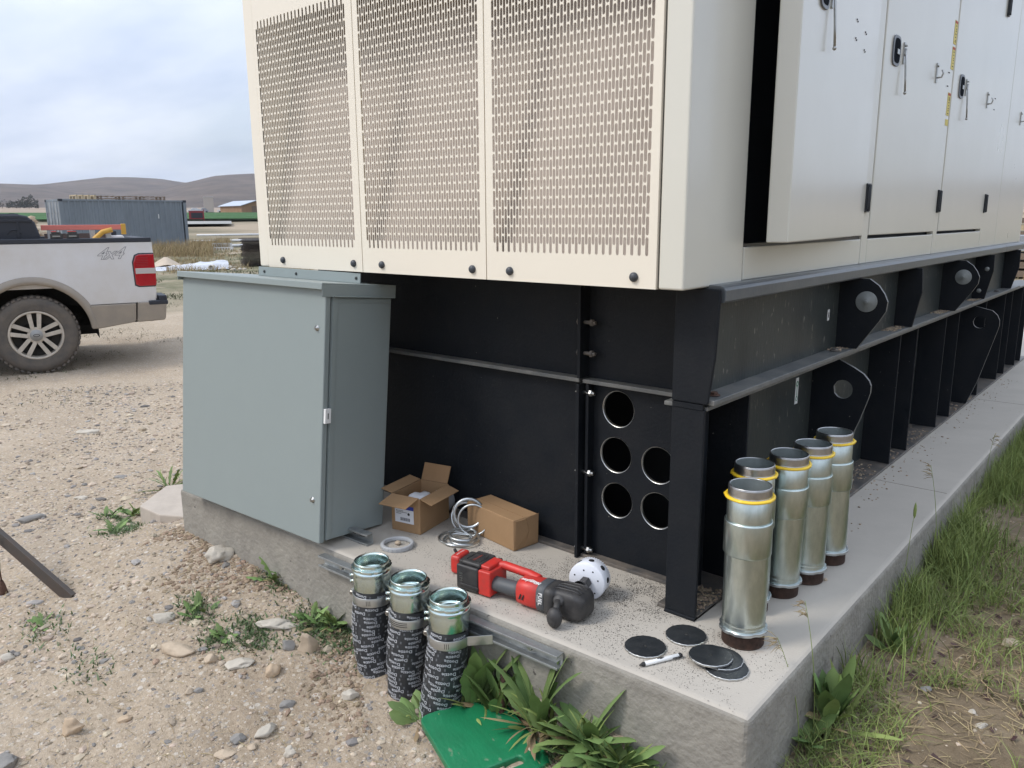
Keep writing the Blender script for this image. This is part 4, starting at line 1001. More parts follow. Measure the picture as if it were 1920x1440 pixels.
# ------------------------------------------------------------------ cardboard boxes
yawA = R(12)
T = thing('cardboard_box', 'open cardboard box with raised flaps and a white label standing beside the grey enclosure', 'box', (-1.061, -.076, .001), yawA, 'cardboard boxes')
wA, dA, hA, th = .128, .190, .136, .003   # local: -x is left, +y back
def slab_(mb, p, u, v, t): # thin board from corner p along u, v
    n = Vector(u).cross(Vector(v)).normalized()*t; p = Vector(p); u = Vector(u); v = Vector(v)
    mb.add([p, p+u, p+u+v, p+v, p+n, p+u+n, p+u+v+n, p+v+n], [(0, 1, 2, 3), (4, 7, 6, 5), (0, 4, 5, 1), (1, 5, 6, 2), (2, 6, 7, 3), (3, 7, 4, 0)], False)
mb = MB()
mb.box(-wA, 0, 0, th, 0, hA); mb.box(-wA, 0, dA-th, dA, 0, hA); mb.box(-wA, -wA+th, th+.0002, dA-th-.0002, 0, hA-.0005); mb.box(-th, 0, th+.0002, dA-th-.0002, 0, hA-.0005); mb.box(-wA+th, -th, th, dA-th, 0.0005, th)
bx = mb.build('box_body', 'card', T, bevel=.0008)
mb = MB(); slab_(mb, (-.004, .002, hA+.0006), (-wA+.008, 0, 0), (-.010, -.068, -.020), .003); slab_(mb, (-.122, .0015, hA+.0007), (-.0005, 0, 0), (0, -.001, 0), .001); mb.build('flap', 'card', T, bevel=.0006)
mb = MB(); slab_(mb, (-.001, .004, hA+.0006), (0, dA-.01, 0), (.058, -.010, -.012), .003); mb.build('flap', 'card', T, bevel=.0006)
mb = MB(); slab_(mb, (-wA+.004, dA-.001, hA+.0006), (wA-.008, 0, 0), (.004, .022, .064), .003); mb.build('flap', 'card_in', T, bevel=.0006)
mb = MB(); slab_(mb, (-wA+.001, .006, hA+.0006), (0, dA-.012, 0), (-.050, .0, .010), .003); mb.build('flap', 'card', T, bevel=.0006)
mb = MB(); mb.cur = 0; mb.box(-.112, -.028, -.0008, -.0003, .034, .086); mb.cur = 1; mb.box(-.072, -.028, -.0010, -.0006, .086, .100); mb.cur = 2; mb.box(-.112, -.072, -.0010, -.0006, .086, .0885)
x = -.088
while x < -.045: wv = random.choice((.0008, .0014, .002)); mb.box(x, x+wv, -.0011, -.0009, .042, .054); x += wv+random.choice((.001, .0016))
for z_, L_ in ((.078, .03), (.073, .045), (.067, .02)):
    x = -.106
    while x < -.106+L_: wv = random.uniform(.002, .006); mb.box(x, x+wv, -.0011, -.0009, z_, z_+.0022); x += wv+.0015
mb.lathe([(.0001, 0), (.0055, 0)], 14, (-.050, -.0011, .070), (0, 1, 0))
mb.build('shipping_label', ['paperlabel', 'blue', 'ink'], bx)
mb = MB(); mb.ball((-.055, .08, .105), .045, .05, .018, 16, 8, seed=3, amp=.6); mb.build('plastic_bag', 'paperlabel', T)
yawB = R(-8.5)
T = thing('cardboard_box', 'closed plain cardboard box lying on its side against the black base', 'box', (-.706, .032, .001), yawB, 'cardboard boxes')
mb = MB(); mb.box(-.262, 0, 0, .112, 0, .111); bb = mb.build('box_body', 'card', T, bevel=.003)
mb = MB()
mb.add([(.0004, .004, .108), (.0004, .052, .108), (.0004, .064, .060), (.0004, .045, .030), (.0004, .004, .003), (.004, .004, .108), (.006, .052, .108), (.006, .064, .060), (.003, .045, .030), (.0012, .004, .003)], [(0, 1, 2, 3, 4), (5, 6, 7, 8, 9), (0, 1, 6, 5), (1, 2, 7, 6), (2, 3, 8, 7), (3, 4, 9, 8), (4, 0, 5, 9)])
mb.build('end_flap', 'card', T)
mb = MB(); mb.add([(.0003, .054, .109), (.0003, .110, .109), (.0003, .110, .004), (.0003, .050, .004), (.0003, .066, .060), (.003, .056, .109), (.004, .112, .114), (.003, .110, .004), (.0012, .050, .004), (.004, .068, .060)], [(0, 1, 2, 3, 4), (5, 6, 7, 8, 9), (0, 1, 6, 5), (1, 2, 7, 6), (2, 3, 8, 7), (3, 4, 9, 8), (4, 0, 5, 9)])
mb.build('end_flap', 'card', T)
mb = MB(); mb.box(-.25, -.005, .050, .0515, .1112, .1118); mb.build('tape_seam', 'card_in', bb)

# ------------------------------------------------------------------ metal rings and plastic ring
def ring(x, y, z, r, t, label, rot=(0, 0, 0), kind='zinc_clamp', flat=False):
    mb = MB(); pts = []
    mb.lathe([(r+t, -t), (r+t, t), (r-t, t), (r-t, -t)] if flat else [(r+t*math.cos(q), t*math.sin(q)) for q in [2*math.pi*i/10 for i in range(10)]], 56, closed=True)
    o = mb.build('metal_ring', kind); o.location = (x, y, z); o.rotation_euler = rot; tag(o, label, 'ring', 'loose metal rings between the cardboard boxes'); return o
for i, (x, y, z, r, t, rot, lb) in enumerate([
    (-.945, -.018, .004, .056, .0042, (0, R(1), 0), 'largest flat-lying metal ring, at the left edge of the ring pile'),
    (-.915, -.030, .009, .052, .0048, (R(2), R(-1), 0), 'metal ring lying lowest in the middle of the ring pile'),
    (-.890, -.024, .013, .050, .0044, (R(-3), R(2), 0), 'metal ring lying at the right edge of the ring pile'),
    (-.915, -.004, .020, .048, .0052, (R(3), R(4), 0), 'metal ring lying on top of the ring pile'),
    (-.975, .075, .056, .053, .0052, (R(68), R(12), R(60)), 'upright metal ring leaning against the open box, furthest back'),
    (-.962, .060, .055, .052, .0048, (R(70), R(5), R(55)), 'upright metal ring in the middle of the leaning three'),
    (-.932, .044, .082, .052, .0060, (R(82), R(18), R(40)), 'thick upright metal ring raised above the others beside the closed box'),
    (-.905, .040, .064, .055, .0038, (R(80), R(-10), R(35)), 'thin upright metal ring touching the closed box')]):
    ring(x, y, z, r, t, lb, rot)
mb = MB(); mb.lathe([(.0575, 0), (.0575, .0135), (.0555, .015), (.0475, .015), (.0465, .0135), (.0465, .002), (.050, 0)], 64, closed=True)
for i in range(24): t = 2*math.pi*i/24; mb.T = Matrix.Rotation(t, 4, 'Z'); mb.box(.0572, .0590, -.0016, .0016, .001, .012)
mb.T = Matrix.Identity(4); o = mb.build('plastic_ring', 'pvc', bevel=.0008); o.location = (-1.050, -.196, .0006); tag(o, 'grey ribbed plastic ring lying flat on the pad near the leftmost taped conduit', 'ring')
mb = MB(); mb.ball((0, 0, 0), .013, .010, .008, 10, 6, seed=4, amp=.5); o = mb.build('rock', 'stone_tan'); o.location = (-1.06, -.185, .008); tag(o, 'small tan stone lying inside the grey plastic ring', 'rock')
mb = MB(); mb.lathe([(.052, 0), (.052, .05), (.049, .052), (.046, .05), (.046, 0)], 40, (0, 0, 0), (0, 1, .1), closed=True); o = mb.build('conduit_collar', 'pvc'); o.location = (-1.16, .10, .054); tag(o, 'grey round collar standing in the gap between the enclosure and the open box', 'ring')

# ------------------------------------------------------------------ green kneeling pad
T = thing('kneeling_pad', 'green foam kneeling pad with a slot handle lying in the weeds', 'kneeling pad', (-.352, -.510, -.292))
mb = MB()
L_, W2, th_ = .375, .245, .026
def rrect(a, b_, r, n=5):
    pts = []
    for (sx, sy, a0) in ((1, 1, 0), (-1, 1, 90), (-1, -1, 180), (1, -1, 270)):
        pts += [(sx*(a-r)+r*math.cos(R(a0+90*i/n)), sy*(b_-r)+r*math.sin(R(a0+90*i/n))) for i in range(n+1)]
    return pts
outer = rrect(L_/2, W2/2, .028); inner = [(x_+.135, y_*1.0) for x_, y_ in rrect(.0165, .060, .012)]
n = len(outer)
inner_d = inner
vs = [(p[0], p[1], z) for z in (th_, 0) for p in outer]+[(p[0], p[1], z) for z in (th_, 0) for p in inner_d]
fs = []
for i in range(n):
    j = (i+1) % n
    fs += [(i, j, 2*n+j, 2*n+i), (n+i, 3*n+i, 3*n+j, n+j), (i, n+i, n+j, j), (2*n+i, 2*n+j, 3*n+j, 3*n+i)]
mb.add(vs, fs, False); o = mb.build('foam_board', 'green', T, bevel=.006, seg=3)
Xa = Vector((.292, -.132, .012)).normalized(); Ya = Vector((.13, .21, .02))
T.matrix_world = frame((-.362, -.500, -.290), Xa, Ya)

# ------------------------------------------------------------------ rebar, angle iron leg, concrete fragment
mb = MB(); p = [(-.398, -.395, -.40), (-.396, -.385, -.28), (-.393, -.378, -.135)]
mb.tube(p, .0075, 12)
for i in range(22):
    z = -.38+.011*i; xx = -.398+.005*(i/22); yy = -.395+.016*(i/22); mb.lathe([(.0073, -.002), (.0092, 0), (.0073, .002)], 12, (xx, yy, z), (.35, .1, 1))
o = mb.build('rebar_stake', 'rust'); tag(o, 'rusty ribbed steel bar sticking up among the green weeds', 'rebar')
T = thing('steel_bar', 'dark weathered steel bar reaching down to the ground at the left edge', 'steel bar', (-2.19, -.882, -.305))
mb = MB(); d0 = Vector((-.06, -.015, .03))
e = Vector((-2.98, -1.13, .125))-Vector((-2.19, -.882, -.305))
mb.T = frame((0, 0, .0), e, (0, 0, 1)); mb.box(-.01, 2.0, -.026, .026, -.010, .010); mb.T = Matrix.Identity(4)
mb.build('bar', 'oldsteel', T, bevel=.002)
mb = MB(); mb.tube([(-.02, 0, .01), (.06, .02, .002), (.13, .035, .004)], .005, 6); mb.tube([(-.02, 0, .005), (.05, -.01, .000), (.10, -.004, .002)], .004, 6); mb.build('rusty_foot', 'rust', T)
mb = MB(); q0 = e.normalized()*.40; mb.tube([q0+Vector((0, -.02, .01)), q0+Vector((.002, -.025, -.06)), q0+Vector((0, -.03, -.12)), q0+Vector((.004, -.03, -.165))], .0035, 6); mb.lathe([(.014, 0), (.019, .01), (.012, .05), (.006, .07)], 12, q0+Vector((.004, -.03, -.235))); mb.build('hanging_wire', 'rust', T)

mb = MB()
poly = [(-2.74, -.362), (-2.93, -.14), (-2.88, -.05), (-2.27, .10), (-2.27, -.23), (-2.41, -.275), (-2.55, -.355)]
mb.prism(poly, -.36, -.21, 'z'); o = mb.build('concrete_fragment', 'fragment', bevel=.006, seg=2); tag(o, 'flat pale broken concrete slab lying against the left end of the pad', 'concrete slab')
# ------------------------------------------------------------------ stones
def rock(x, y, sx, sy, sz, mtl, label, rz=0.0, seed=1, amp=.45, facet=False, tilt=0):
    sx, sy, sz = sx*.86, sy*.86, sz*.86
    bm = bmesh.new(); bmesh.ops.create_icosphere(bm, subdivisions=4, radius=1)
    rs_ = random.Random(seed*13+1); pl_ = [(Vector((rs_.gauss(0, 1), rs_.gauss(0, 1), rs_.gauss(0, 1))).normalized(), rs_.uniform(.55, .80) if facet else rs_.uniform(.70, .95)) for _ in range(11)]
    for v in bm.verts:
        d = v.co.normalized(); k = 1+amp*noise.noise(d*1.3+Vector((seed*7.3, seed*1.9, seed)))+.12*amp*noise.noise(d*5+Vector((seed, 0, 0)))
        q = d*k
        for n_, h_ in pl_:
            e_ = q.dot(n_)-h_
            if e_ > 0: q = q-n_*e_*.96
        q += d*.02*noise.noise(d*9+Vector((seed, 3, 0))); q *= 1.12
        v.co = Vector((q.x*sx, q.y*sy, q.z*sz))
    me = bpy.data.meshes.new('rock'); bm.to_mesh(me); bm.free(); me.materials.append(MAT[mtl])
    me.polygons.foreach_set('use_smooth', [True]*len(me.polygons))
    o = bpy.data.objects.new('rock', me); COL.objects.link(o); o.location = (x, y, gz(x, y)+sz*.38); o.rotation_euler = (tilt, 0, rz+.71)
    return tag(o, label, 'rock')
rock(-1.875, -.43, .056, .045, .044, 'stone_pale', 'round grey and tan rock against the foot of the pad below the enclosure', .3, 3)
rock(-1.745, -.33, .036, .030, .026, 'stone_grey', 'smaller rounded grey rock touching the pad under the enclosure', 1, 4)
rock(-1.69, -.75, .044, .027, .020, 'stone_pale', 'thin pale flat stone left of the low green weeds', .4, 5)
rock(-1.49, -.80, .070, .030, .024, 'stone_tan', 'longest smooth tan stone, lying left of a small round pebble', -.35, 6, .25)
rock(-1.355, -.757, .024, .020, .018, 'stone_tan', 'small round tan stone at the right end of the longest stone', 0, 7, .2)
rock(-1.335, -.527, .075, .030, .020, 'stone_pale', 'rough flat chunk of broken concrete leaning on the pointed rock', .1, 8, .6)
rock(-1.205, -.560, .026, .015, .034, 'stone_grey', 'narrow grey slate stone between the concrete chunk and the pointed rock', .2, 9, .3, True)
o = rock(-1.150, -.515, .058, .026, .074, 'stone_tan', 'upright pointed triangular tan rock in front of the pad', .1, 10, .3, True, R(15))
for v in o.data.vertices:
    k = 1-.88*max(0, min(1, (v.co.z/.074+.5)/1.5)); v.co.x = v.co.x*k-.015*max(0, v.co.z/.074); v.co.y *= k
rock(-1.150, -.655, .030, .022, .026, 'stone_orange', 'rounded orange-tan stone below the narrow grey slate', .8, 11, .25)
rock(-1.265, -.705, .048, .030, .014, 'stone_pale', 'flat pale stone pressed into the soil below the small round pebble', .2, 12, .5)
rock(-3.50, -.60, .075, .034, .024, 'stone_grey', 'flat oval blue-grey stone alone far left on the sand', .7, 13, .2)
rock(-1.405, -1.175, .034, .024, .034, 'stone_orange', 'blocky orange-tan rock at the lower left of the sand', .4, 14, .5, True)
rock(-1.000, -.700, .028, .018, .014, 'stone_grey', 'pale grey oval stone between the taped conduits and the lower left sand', .5, 15, .2)
rock(-.955, -.805, .040, .022, .020, 'stone_pale', 'long pale stone tilted below the pale grey oval stone', 1.0, 16, .3)
rock(-.985, -.878, .026, .018, .018, 'stone_grey', 'light grey rounded stone below the long pale stone', .6, 17, .3)
rock(-.965, -.930, .034, .020, .012, 'stone_tan', 'flat tan stone near the bottom edge of the sand', .1, 18, .4)
rock(-.925, -.868, .015, .012, .010, 'stone_tan', 'small tan pebble right of the light grey rounded stone', .1, 19, .3)
rock(-.805, -.820, .022, .012, .024, 'stone_pale', 'small upright pale stone at the bottom of the sand left of the green pad', .1, 20, .5, True)
rock(-1.420, -1.350, .048, .036, .034, 'stone_grey', 'dark angular grey rock in the bottom left corner', .1, 21, .6, True)
rock(-1.43, -.745, .018, .013, .010, 'stone_grey', 'tiny bluish stone between the longest stone and the small round pebble', .1, 22, .3)
rock(-1.280, -.872, .018, .012, .012, 'stone_tan', 'small oval tan stone beside a dark pebble in the middle of the sand', .6, 23, .3)
rock(-1.262, -.850, .017, .011, .010, 'stone_grey', 'small dark grey pebble in the middle of the sand', .4, 24, .3)
rock(-1.335, -1.05, .024, .015, .012, 'stone_orange', 'small orange stone right of the blocky orange-tan rock', .2, 25, .3)
rock(-1.985, -1.17, .026, .018, .018, 'stone_pale', 'pale stone at the left edge level with the pointed rock', .2, 26, .3)
rock(-3.62, -.31, .040, .022, .012, 'stone_pale', 'pale stone beside a tiny weed, far left behind the oval stone', .2, 27, .3)
rock(-3.88, .01, .050, .026, .014, 'stone_grey', 'flat grey stone beyond the small weeds at the left of the pad', .2, 28, .3)
rock(-5.25, .35, .090, .040, .022, 'stone_pale', 'pale flat stone on the gravel between the truck and the enclosure', .2, 29, .3)
rock(-.875, -.56, .030, .022, .020, 'stone_pale', 'pale stone at the foot of the leftmost taped conduit', .2, 30, .4)
rock(.520, .410, .018, .012, .012, 'stone_grey', 'small grey stone on the brown soil right of the pad', .2, 31, .3)
rock(.640, .385, .016, .012, .008, 'stone_pale', 'upper of two white stones in the dry grass right of the pad', .5, 32, .5, True)
rock(.672, .330, .018, .013, .008, 'stone_pale', 'lower of two white stones in the dry grass right of the pad', .3, 33, .5, True)
rock(.655, .845, .034, .022, .014, 'stone_tan', 'flat tan stone half buried by the green grass on the right', .3, 34, .4)
rock(.19, .50, .007, .006, .005, 'stone_tan', 'tiny tan pebble on the pad right of the rearmost conduit nipple', .3, 35, .4).location.z = .004

# ------------------------------------------------------------------ gravel (uncountable)
def template(sub):
    if sub == 0:
        return np.array([(1, 0, 0), (-1, 0, 0), (0, 1, 0), (0, -1, 0), (0, 0, 1), (0, 0, -1)], dtype=np.float32), np.array([(0, 2, 4), (2, 1, 4), (1, 3, 4), (3, 0, 4), (2, 0, 5), (1, 2, 5), (3, 1, 5), (0, 3, 5)], dtype=np.int32)
    bm = bmesh.new(); bmesh.ops.create_icosphere(bm, subdivisions=sub, radius=1); bm.verts.ensure_lookup_table()
    V = np.array([v.co[:] for v in bm.verts], dtype=np.float32); F = np.array([[v.index for v in f.verts] for f in bm.faces], dtype=np.int32); bm.free(); return V, F
def np_mesh(name, V, F, mtl, smooth=False):
    me = bpy.data.meshes.new(name); k = F.shape[1]
    me.vertices.add(len(V)); me.vertices.foreach_set('co', V.astype(np.float32).ravel())
    me.loops.add(F.size); me.loops.foreach_set('vertex_index', F.astype(np.int32).ravel())
    me.polygons.add(len(F)); me.polygons.foreach_set('loop_start', np.arange(0, F.size, k, dtype=np.int32)); me.polygons.foreach_set('loop_total', np.full(len(F), k, dtype=np.int32))
    me.polygons.foreach_set('use_smooth', np.full(len(F), smooth)); me.materials.append(MAT[mtl]); me.update(calc_edges=True); me.validate()
    o = bpy.data.objects.new(name, me); COL.objects.link(o); return o
def scatter_stones(name, P, S, mtl, sub=1):
    TV, TF = template(sub); n = len(P)
    rot = rng.uniform(0, 2*math.pi, n); asp = np.stack([rng.uniform(.8, 1.3, n), rng.uniform(.55, 1.0, n), rng.uniform(.35, .7, n)], 1)
    V = TV[None]*(1+rng.normal(0, .11, (n, len(TV), 1)))*asp[:, None, :]*S[:, None, None]
    c, s = np.cos(rot)[:, None], np.sin(rot)[:, None]
    x = V[:, :, 0]*c-V[:, :, 1]*s; y = V[:, :, 0]*s+V[:, :, 1]*c; z = V[:, :, 2]
    V = np.stack([x, y, z], 2)+P[:, None, :]
    F = (TF[None]+(np.arange(n)*len(TV))[:, None, None]).reshape(-1, 3)
    return np_mesh(name, V.reshape(-1, 3), F, mtl)
def sand_points(n, r0, r1, a0, a1, pw=1.0):
    out = []
    while len(out) < n:
        r = r0+(r1-r0)*random.random()**pw; a = R(random.uniform(a0, a1)); x = .944+r*math.cos(a); y = -1.876+r*math.sin(a)
        if -2.27 < x < .33 and y > -.37 and y < 8: continue
        if noise.noise(Vector((x*1.6, y*1.6, 4)))*.5+.5+random.uniform(-.25, .25) < .42: continue
        out.append((x, y, gz(x, y)))
    return np.array(out)
P = sand_points(27000, 1.6, 8.5, 118, 176, 1.0); r = np.hypot(P[:, 0]-.944, P[:, 1]+1.876)
S = (.0028+.0055*rng.random(len(P))**3+.0009*(r-1.6))*rng.uniform(.6, 1.3, len(P))
big = rng.random(len(P)) > .90; S[big] *= rng.uniform(1.5, 3.0, big.sum())
P[:, 2] += S*.02
o = scatter_stones('gravel', P[:20500], S[:20500], 'pebble'); tag(o, 'fine tan gravel scattered over the sand left of the pad', 'gravel', kind='stuff')
o = scatter_stones('gravel', P[20500:], S[20500:], 'pebble_grey'); tag(o, 'fine grey gravel scattered over the sand left of the pad', 'gravel', kind='stuff')
P = []
while len(P) < 900:
    x = random.uniform(.32, 1.3); y = random.uniform(-.3, 3.5)
    P.append((x, y, gz(x, y)))
P = np.array(P); S = .0025+.005*rng.random(len(P))**3
o = scatter_stones('gravel', P, S, 'pebble', 1); tag(o, 'sparse small stones in the soil right of the pad', 'gravel', kind='stuff')
# loose soil clods heaped along the foot of the pad
P = []
while len(P) < 2600:
    x = random.uniform(-2.3, -.7); y = -.37-abs(random.gauss(0, .16)); 
    if noise.noise(Vector((x*3, y*3, 21))) < -.12: continue
    P.append((x, y, gz(x, y)))
P = np.array(P); S = .003+.012*rng.random(len(P))**4
o = scatter_stones('soil_clods', P, S, 'clod', 1); tag(o, 'loose dry soil clods heaped along the foot of the pad', 'soil', kind='stuff')
# drilling chips spread over the pad corner
n = 30000; cxy = np.stack([rng.normal(-.36, .30, n), rng.normal(-.06, .14, n)], 1); m2 = n//3
cxy[:m2] = np.stack([rng.normal(-.25, .14, m2), rng.normal(.03, .07, m2)], 1)
cxy[-9000:] = np.stack([rng.uniform(-1.1, .27, 9000), rng.uniform(-.32, .12, 9000)], 1)
cn = np.array([noise.noise(Vector((a*7, b*7, 3)))+.5*noise.noise(Vector((a*25, b*25, 3))) for a, b in cxy]); cxy = cxy[cn > rng.uniform(-.45, .25, len(cxy))]
k = (cxy[:, 0] > -1.15) & (cxy[:, 0] < .3) & (cxy[:, 1] > -.325) & (cxy[:, 1] < .147) & ~((cxy[:, 0] > -.10) & (cxy[:, 1] > -.005))
cxy = cxy[k]; P = np.concatenate([cxy, np.full((len(cxy), 1), .0008)], 1); S = .0006+.0011*rng.random(len(P))**2
o = scatter_stones('drill_chips', P, S, 'chip', 0); tag(o, 'fine dark steel drilling chips scattered on the pad below the holes', 'metal chips', kind='stuff')
# dirt and small debris on the flanges and pad
P = []
for _ in range(420):
    q = random.choice(((1.18, 1.80), (1.18, 1.80), (1.9, 2.1), (2.2, 2.66), (3.05, 3.38), (.32, 1.1), (3.5, 3.7))); P.append((random.uniform(-.12, -.01), random.uniform(*q), .0128))
for _ in range(260):
    q = random.choice(((1.02, 1.12), (1.7, 1.88), (1.7, 1.88), (2.5, 2.68), (2.5, 2.68), (3.3, 3.47))); P.append((random.uniform(-.044, .005), random.uniform(*q), .6455))
for _ in range(150): P.append((min(.30, .01+abs(random.gauss(0, .05))), random.uniform(.9, 4.5), .001))
for _ in range(240): P.append((random.uniform(-.085, -.005), random.uniform(.02, .2), .0128))
P = np.array(P); S = rng.uniform(.002, .0075, len(P))*np.where(P[:, 0] > .012, .8, 1)
o = scatter_stones('dirt_debris', P, S, 'dustdebris'); tag(o, 'dirt and leaf litter lodged on the ledges and along the base', 'debris', kind='stuff')

# ------------------------------------------------------------------ grass blades
def blades(name, P, H, W, mtl, label, lean=.35, seg=4, cat='grass'):
    n = len(P); az = rng.uniform(0, 2*math.pi, n); ln = np.abs(rng.normal(lean, lean*.5, n)); tw = rng.uniform(0, 2*math.pi, n)
    V = np.zeros((n, (seg+1)*2, 3), dtype=np.float32)
    for j in range(seg+1):
        t = j/seg; off = ln*H*t**1.9; h = H*(t-.28*ln*t**2.5)
        wd = W*(1-t**1.6)*.5+.00015
        x = P[:, 0]+np.cos(az)*off; y = P[:, 1]+np.sin(az)*off; z = P[:, 2]+h
        V[:, 2*j] = np.stack([x-np.cos(tw)*wd, y-np.sin(tw)*wd, z], 1); V[:, 2*j+1] = np.stack([x+np.cos(tw)*wd, y+np.sin(tw)*wd, z], 1)
    f = np.array([[2*j, 2*j+1, 2*j+3, 2*j+2] for j in range(seg)], dtype=np.int32); F = (f[None]+(np.arange(n)*(seg+1)*2)[:, None, None]).reshape(-1, 4)
    o = np_mesh(name, V.reshape(-1, 3), F, mtl, True); return tag(o, label, cat, kind='stuff')
def pts(n, fx, fy, keep=None, sink=.004):
    out = []
    while len(out) < n:
        x, y = fx(), fy()
        if keep and not keep(x, y): continue
        out.append((x, y, gz(x, y)-sink))
    return np.array(out)
clump = lambda x, y, s=3.0, k=0: noise.noise(Vector((x*s, y*s, k)))
P = pts(9000, lambda: .318+abs(random.gauss(0, .085)), lambda: random.uniform(.30, 6.5), lambda x, y: clump(x, y, 3.2, 2) > -.12-.1*(y > .9) and (y > .8 or random.random() < .45))
H = rng.uniform(.07, .19, len(P))*(1.0+.25*np.clip(P[:, 1]-1, 0, 2)/2)
blades('grass', P, H, .0038, 'grass', 'green grass growing along the right side of the pad', .42)
P = pts(8000, lambda: .33+abs(random.gauss(.26, .26)), lambda: random.uniform(.85, 6.5), lambda x, y: clump(x, y, 1.8, 7) > .0-.1*(y-1))
blades('grass', P, rng.uniform(.03, .13, len(P)), .0032, 'grass', 'patchy green grass on the slope further right', .6)
P = pts(3200, lambda: .325+abs(random.gauss(0, .22)), lambda: random.uniform(-.4, 1.3), lambda x, y: clump(x, y, 4, 9) > .0)
blades('grass', P, rng.uniform(.02, .10, len(P)), .003, 'grass', 'thin green grass in the bottom right corner', .9)
P = pts(9500, lambda: random.uniform(.318, 1.5), lambda: random.uniform(-.7, 3.4), lambda x, y: clump(x, y, 3, 12) > -.25, .0)
P[:, 2] += .003
V = None
def litter(name, P, L, W, mtl, label):
    n = len(P); az = rng.uniform(0, 2*math.pi, n); el = rng.normal(0.02, .16, n); bend = rng.normal(0, .25, n); seg = 3; pos = np.array(P); V = np.zeros((n, 8, 3), dtype=np.float32)
    for j in range(4):
        t = j/3; a = az+bend*t; d = L*t; x = pos[:, 0]+np.cos(a)*d; y = pos[:, 1]+np.sin(a)*d; z = pos[:, 2]+np.abs(el)*d*1.2
        V[:, 2*j] = np.stack([x-np.sin(a)*W/2, y+np.cos(a)*W/2, z], 1); V[:, 2*j+1] = np.stack([x+np.sin(a)*W/2, y-np.cos(a)*W/2, z+W*.3], 1)
    f = np.array([[2*j, 2*j+1, 2*j+3, 2*j+2] for j in range(3)]); F = (f[None]+(np.arange(n)*8)[:, None, None]).reshape(-1, 4)
    return tag(np_mesh(name, V.reshape(-1, 3), F, mtl, True), label, 'straw', kind='stuff')
litter('dry_grass', P, rng.uniform(.02, .075, len(P)), .0020, 'straw', 'matted dry straw covering the soil right of the pad')
P = pts(500, lambda: random.uniform(.33, 1.2), lambda: random.uniform(-.3, 2.2)); P[:, 2] += .008
litter('dead_leaves', P, rng.uniform(.012, .03, len(P)), .010, 'darkleaf', 'dark dead leaves in the dry grass right of the pad')
P = pts(900, lambda: random.uniform(-2.6, -.4), lambda: random.uniform(-1.3, -.42)); P[:, 2] += .006
litter('dry_grass', P, rng.uniform(.012, .045, len(P)), .0014, 'straw', 'stray bits of straw on the sand in front of the pad')

# ------------------------------------------------------------------ leafy weeds
def leaf_geo(mb, base, az, el, L, Wd, curl=.5, seg=9, teeth=.0, fold=.25, roll=0.0):
    """one blade with a folded midrib, tapered and drooping"""
    p = Vector(base); d = Vector((math.cos(az)*math.cos(el), math.sin(az)*math.cos(el), math.sin(el))); vs = []
    side = Vector((-math.sin(az), math.cos(az), 0)); side = (Matrix.Rotation(roll, 3, d) @ side)
    for j in range(seg+1):
        t = j/seg; wv = Wd*.62*(max(0, math.sin(math.pi*min(1, t**1.35)))**.75 if t < .999 else 0)
        wv = max(wv, Wd*.07*(1-t))
        if teeth and j % 2: wv *= 1-teeth
        up_ = side.cross(d).normalized()
        vs += [p+side*wv+up_*wv*fold, p.copy(), p-side*wv+up_*wv*fold]
        p = p+d*(L/seg); ax = side; d = (Matrix.Rotation(curl/seg*(.4+1.2*t), 3, ax) @ d).normalized()
    fs = []
    for j in range(seg): a = 3*j; fs += [(a, a+1, a+4, a+3), (a+1, a+2, a+5, a+4)]
    mb.add(vs, fs, True)
    return vs
def weed(x, y, n, L, Wd, label, el=(40, 80), curl=(.3, 1.0), teeth=.25, az=(0, 360), seed=0, name='leafy_weed', mats='leaf', z=None, spread=.012, seg=9):
    rr = random.Random(seed+5); T = thing(name, label, 'weed', (x, y, (gz(x, y) if z is None else z)-.004)); mb = MB(); mr = MB()
    for i in range(n):
        a = R(az[0]+(az[1]-az[0])*(i+rr.uniform(-.3, .3))/n); e = R(rr.uniform(*el)); l = L*rr.uniform(.6, 1.1)
        b0 = (rr.uniform(-spread, spread), rr.uniform(-spread, spread), 0)
        vs = leaf_geo(mb, b0, a, e, l, Wd*rr.uniform(.7, 1.15), rr.uniform(*curl), seg, teeth*rr.uniform(.5, 1.3), rr.uniform(.1, .4), rr.uniform(-.5, .5))
        mid = [Vector(vs[3*j+1])+Vector((0, 0, .0008)) for j in range(int(seg*.8))]
        mr.tube(mid, [.0016*(1-.8*j/len(mid)) for j in range(len(mid))], 5)
    mb.build('leaves', mats, T); mr.build('midribs', 'leaf_rib', T)
    if L > .1:
        md = MB()
        for i in range(int(n*.8)):
            a = rr.uniform(0, 6.28); b0 = (rr.uniform(-.03, .03), rr.uniform(-.03, .03), .002)
            leaf_geo(md, b0, a, R(rr.uniform(3, 35)), L*rr.uniform(.3, .7), Wd*rr.uniform(.15, .45), rr.uniform(.2, .9), 6, 0, .3, rr.uniform(-1, 1))
        md.build('dry_leaves', 'straw', T)
        ms = MB()
        for i in range(int(n*1.2)):
            a = rr.uniform(0, 6.28); b0 = (rr.uniform(-.03, .03), rr.uniform(-.03, .03), 0)
            leaf_geo(ms, b0, a, R(rr.uniform(20, 80)), L*rr.uniform(.4, .85), Wd*rr.uniform(.10, .3), rr.uniform(.2, 1.2), 7, .2, .3, rr.uniform(-1, 1))
        ms.build('narrow_leaves', 'grass', T)
    return T
weed(-.500, -.385, 10, .27, .050, 'tall broad-leaved weed growing between the rightmost conduit and the green pad', (58, 86), (.3, .9), .18, (-60, 200), 1)
weed(-.430, -.372, 9, .22, .042, 'leafy weed growing just left of the rusty bar', (62, 88), (.2, .7), .12, seed=2)
